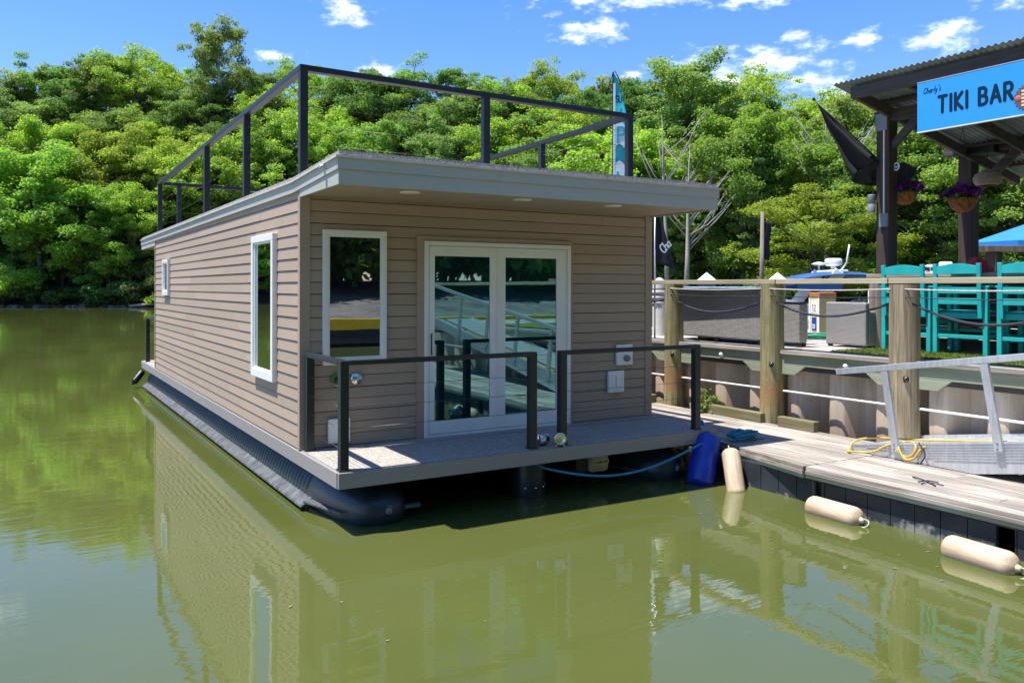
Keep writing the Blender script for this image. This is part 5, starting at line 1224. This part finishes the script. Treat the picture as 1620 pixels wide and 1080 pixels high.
# motor cruiser with navy canvas
def cruiser(q, rz, label, s=1.0, canvas=True):
    t = thing('motor_cruiser', (q.x, q.y, WZ), label, 'boat', rz=rz)
    m = MB(); secs = [(-3.6, 1.25, .0, 1.25), (-2, 1.35, -.1, 1.3), (0, 1.38, -.1, 1.35), (2, 1.15, 0, 1.5), (3.4, .55, .25, 1.7), (4.1, .03, .7, 1.8)]
    vs = []
    for x, hw, zb_, zt_ in secs: vs += [(x, -hw, zt_), (x, -hw * .82, zb_ + .2), (x, 0, zb_ - .1), (x, hw * .82, zb_ + .2), (x, hw, zt_)]
    fs = [(i * 5 + k, i * 5 + k + 1, (i + 1) * 5 + k + 1, (i + 1) * 5 + k) for i in range(len(secs) - 1) for k in range(4)] + [(4, 3, 2, 1, 0)] + [(i * 5, (i + 1) * 5, (i + 1) * 5 + 4, i * 5 + 4) for i in range(len(secs) - 1)]
    m.add(vs, fs); m.build('hull', 'gel', t, .03)
    m = MB(); m.box(-1.0, 2.2, -1.0, 1.0, 1.33, 1.85); m.build('cabin', 'gel', t, .12)
    ws_ = MB().box(-.9, 1.6, -1.01, 1.01, 1.55, 1.78); ws_.build('cabin_window', 'glass', t)
    for s_k in (-1, 1):
        m = MB(); m.bar((-2.2, s_k * 1.12, 1.3), (-.95, s_k * 1.0, 3.05), .08, .42, (1, 0, 0)); m.build('arch_leg', 'gel', t, .03)
    MB().box(-1.15, -.65, -1.0, 1.0, 3.0, 3.1).build('arch_top', 'gel', t, .03)
    if canvas:
        m = MB(); m.grid(lambda u, v: (-2.7 + 4.0 * u, -1.25 + 2.5 * v, 2.56 + .48 * (max(0, 1 - (2 * u - 1) ** 2)) ** .5 * (1 - .25 * (2 * v - 1) ** 2)), 20, 12); m.build('canvas_top', 'canvas', t, solid=.03)
        m = MB()
        for s_k in (-1, 1): m.grid(lambda u, v: (-2.6 + 1.6 * u, s_k * 1.26, 2.6 - .25 * v), 4, 2)
        m.build('canvas_side', 'canvas', t)
    MB().lathe([(0, .30), (.26, .29), (.31, .22), (.31, .08), (.27, .02), (.1, .0), (.1, -.2), (0, -.2)], (-.75, .1, 3.25), n=24).build('radar_dome', 'gel', t)
    MB().lathe([(.0, .12), (.16, .09), (.30, .03), (.16, -.02), (.035, -.02), (.035, -.3)], (-1.0, .85, 3.32), n=22).build('antenna_dish', 'gel', t)
    MB().tube([(-.8, -.7, 3.1), (-.7, -.95, 3.35), (-.65, -1.05, 4.0)], .03, 8).build('antenna', 'pvc', t)
    r_ = MB()
    for s_k in (-1, 1):
        r_.tube([(.4, s_k * 1.2, 1.95), (2, s_k * 1.05, 2.1), (3.9, s_k * .1, 2.4)], .02, 6)
        for x, hw in ((.5, 1.2), (1.4, 1.12), (2.3, .95), (3.2, .55)): r_.tube([(x, s_k * hw, 1.4), (x, s_k * hw * .98, 2.05 + (x - 1) * .1)], .016, 6)
    r_.build('bow_rail', 'chrome', t); t.scale = (s, s, s); return t
cruiser(D(px(1352), 27), R(-30), 'white motor cruiser with navy canvas top and radar dome beyond the bar', .88)
cruiser(D(px(1520), 38), R(-20), 'white boat showing its pale hardtop behind the bar stools', .95, False)
# white truss-like gangway and boat lift behind chair
q = D(px(1262), 18); t = thing('white_gangway', (q.x, q.y, .6), 'white truss gangway sloping down behind the wicker armchair', 'gangway', rz=-YAW - .2)
m = MB()
for z_ in (.0, .42): m.bar((-1.4, 0, z_ + .55), (1.2, 0, z_), .04, .05)
for k in range(6):
    x0_ = -1.4 + k * .43; z0_ = .55 * (1.2 - x0_) / 2.6; m.bar((x0_, 0, z0_), (x0_ + .4, 0, z0_ + .36), .03, .03); m.bar((x0_ + .4, 0, z0_ - .06), (x0_, 0, z0_ + .42), .025, .025)
m.build('truss', 'gel', t)
q = D(px(1250), 34); t = thing('marina_dock', (q.x, q.y, WZ), 'white finger dock on the water beyond the wicker furniture', 'dock', rz=-YAW)
MB().box(-9, 14, -.8, .8, .3, .5).build('walkway', 'gel', t)
for k in range(6): MB().lathe([(.11, -.5), (.11, 2.0), (.07, 2.12), (0, 2.15)], (-8 + k * 3.9, .9, 0), n=12).build('pile', 'wp', t)
print('objects', len(bpy.data.objects))
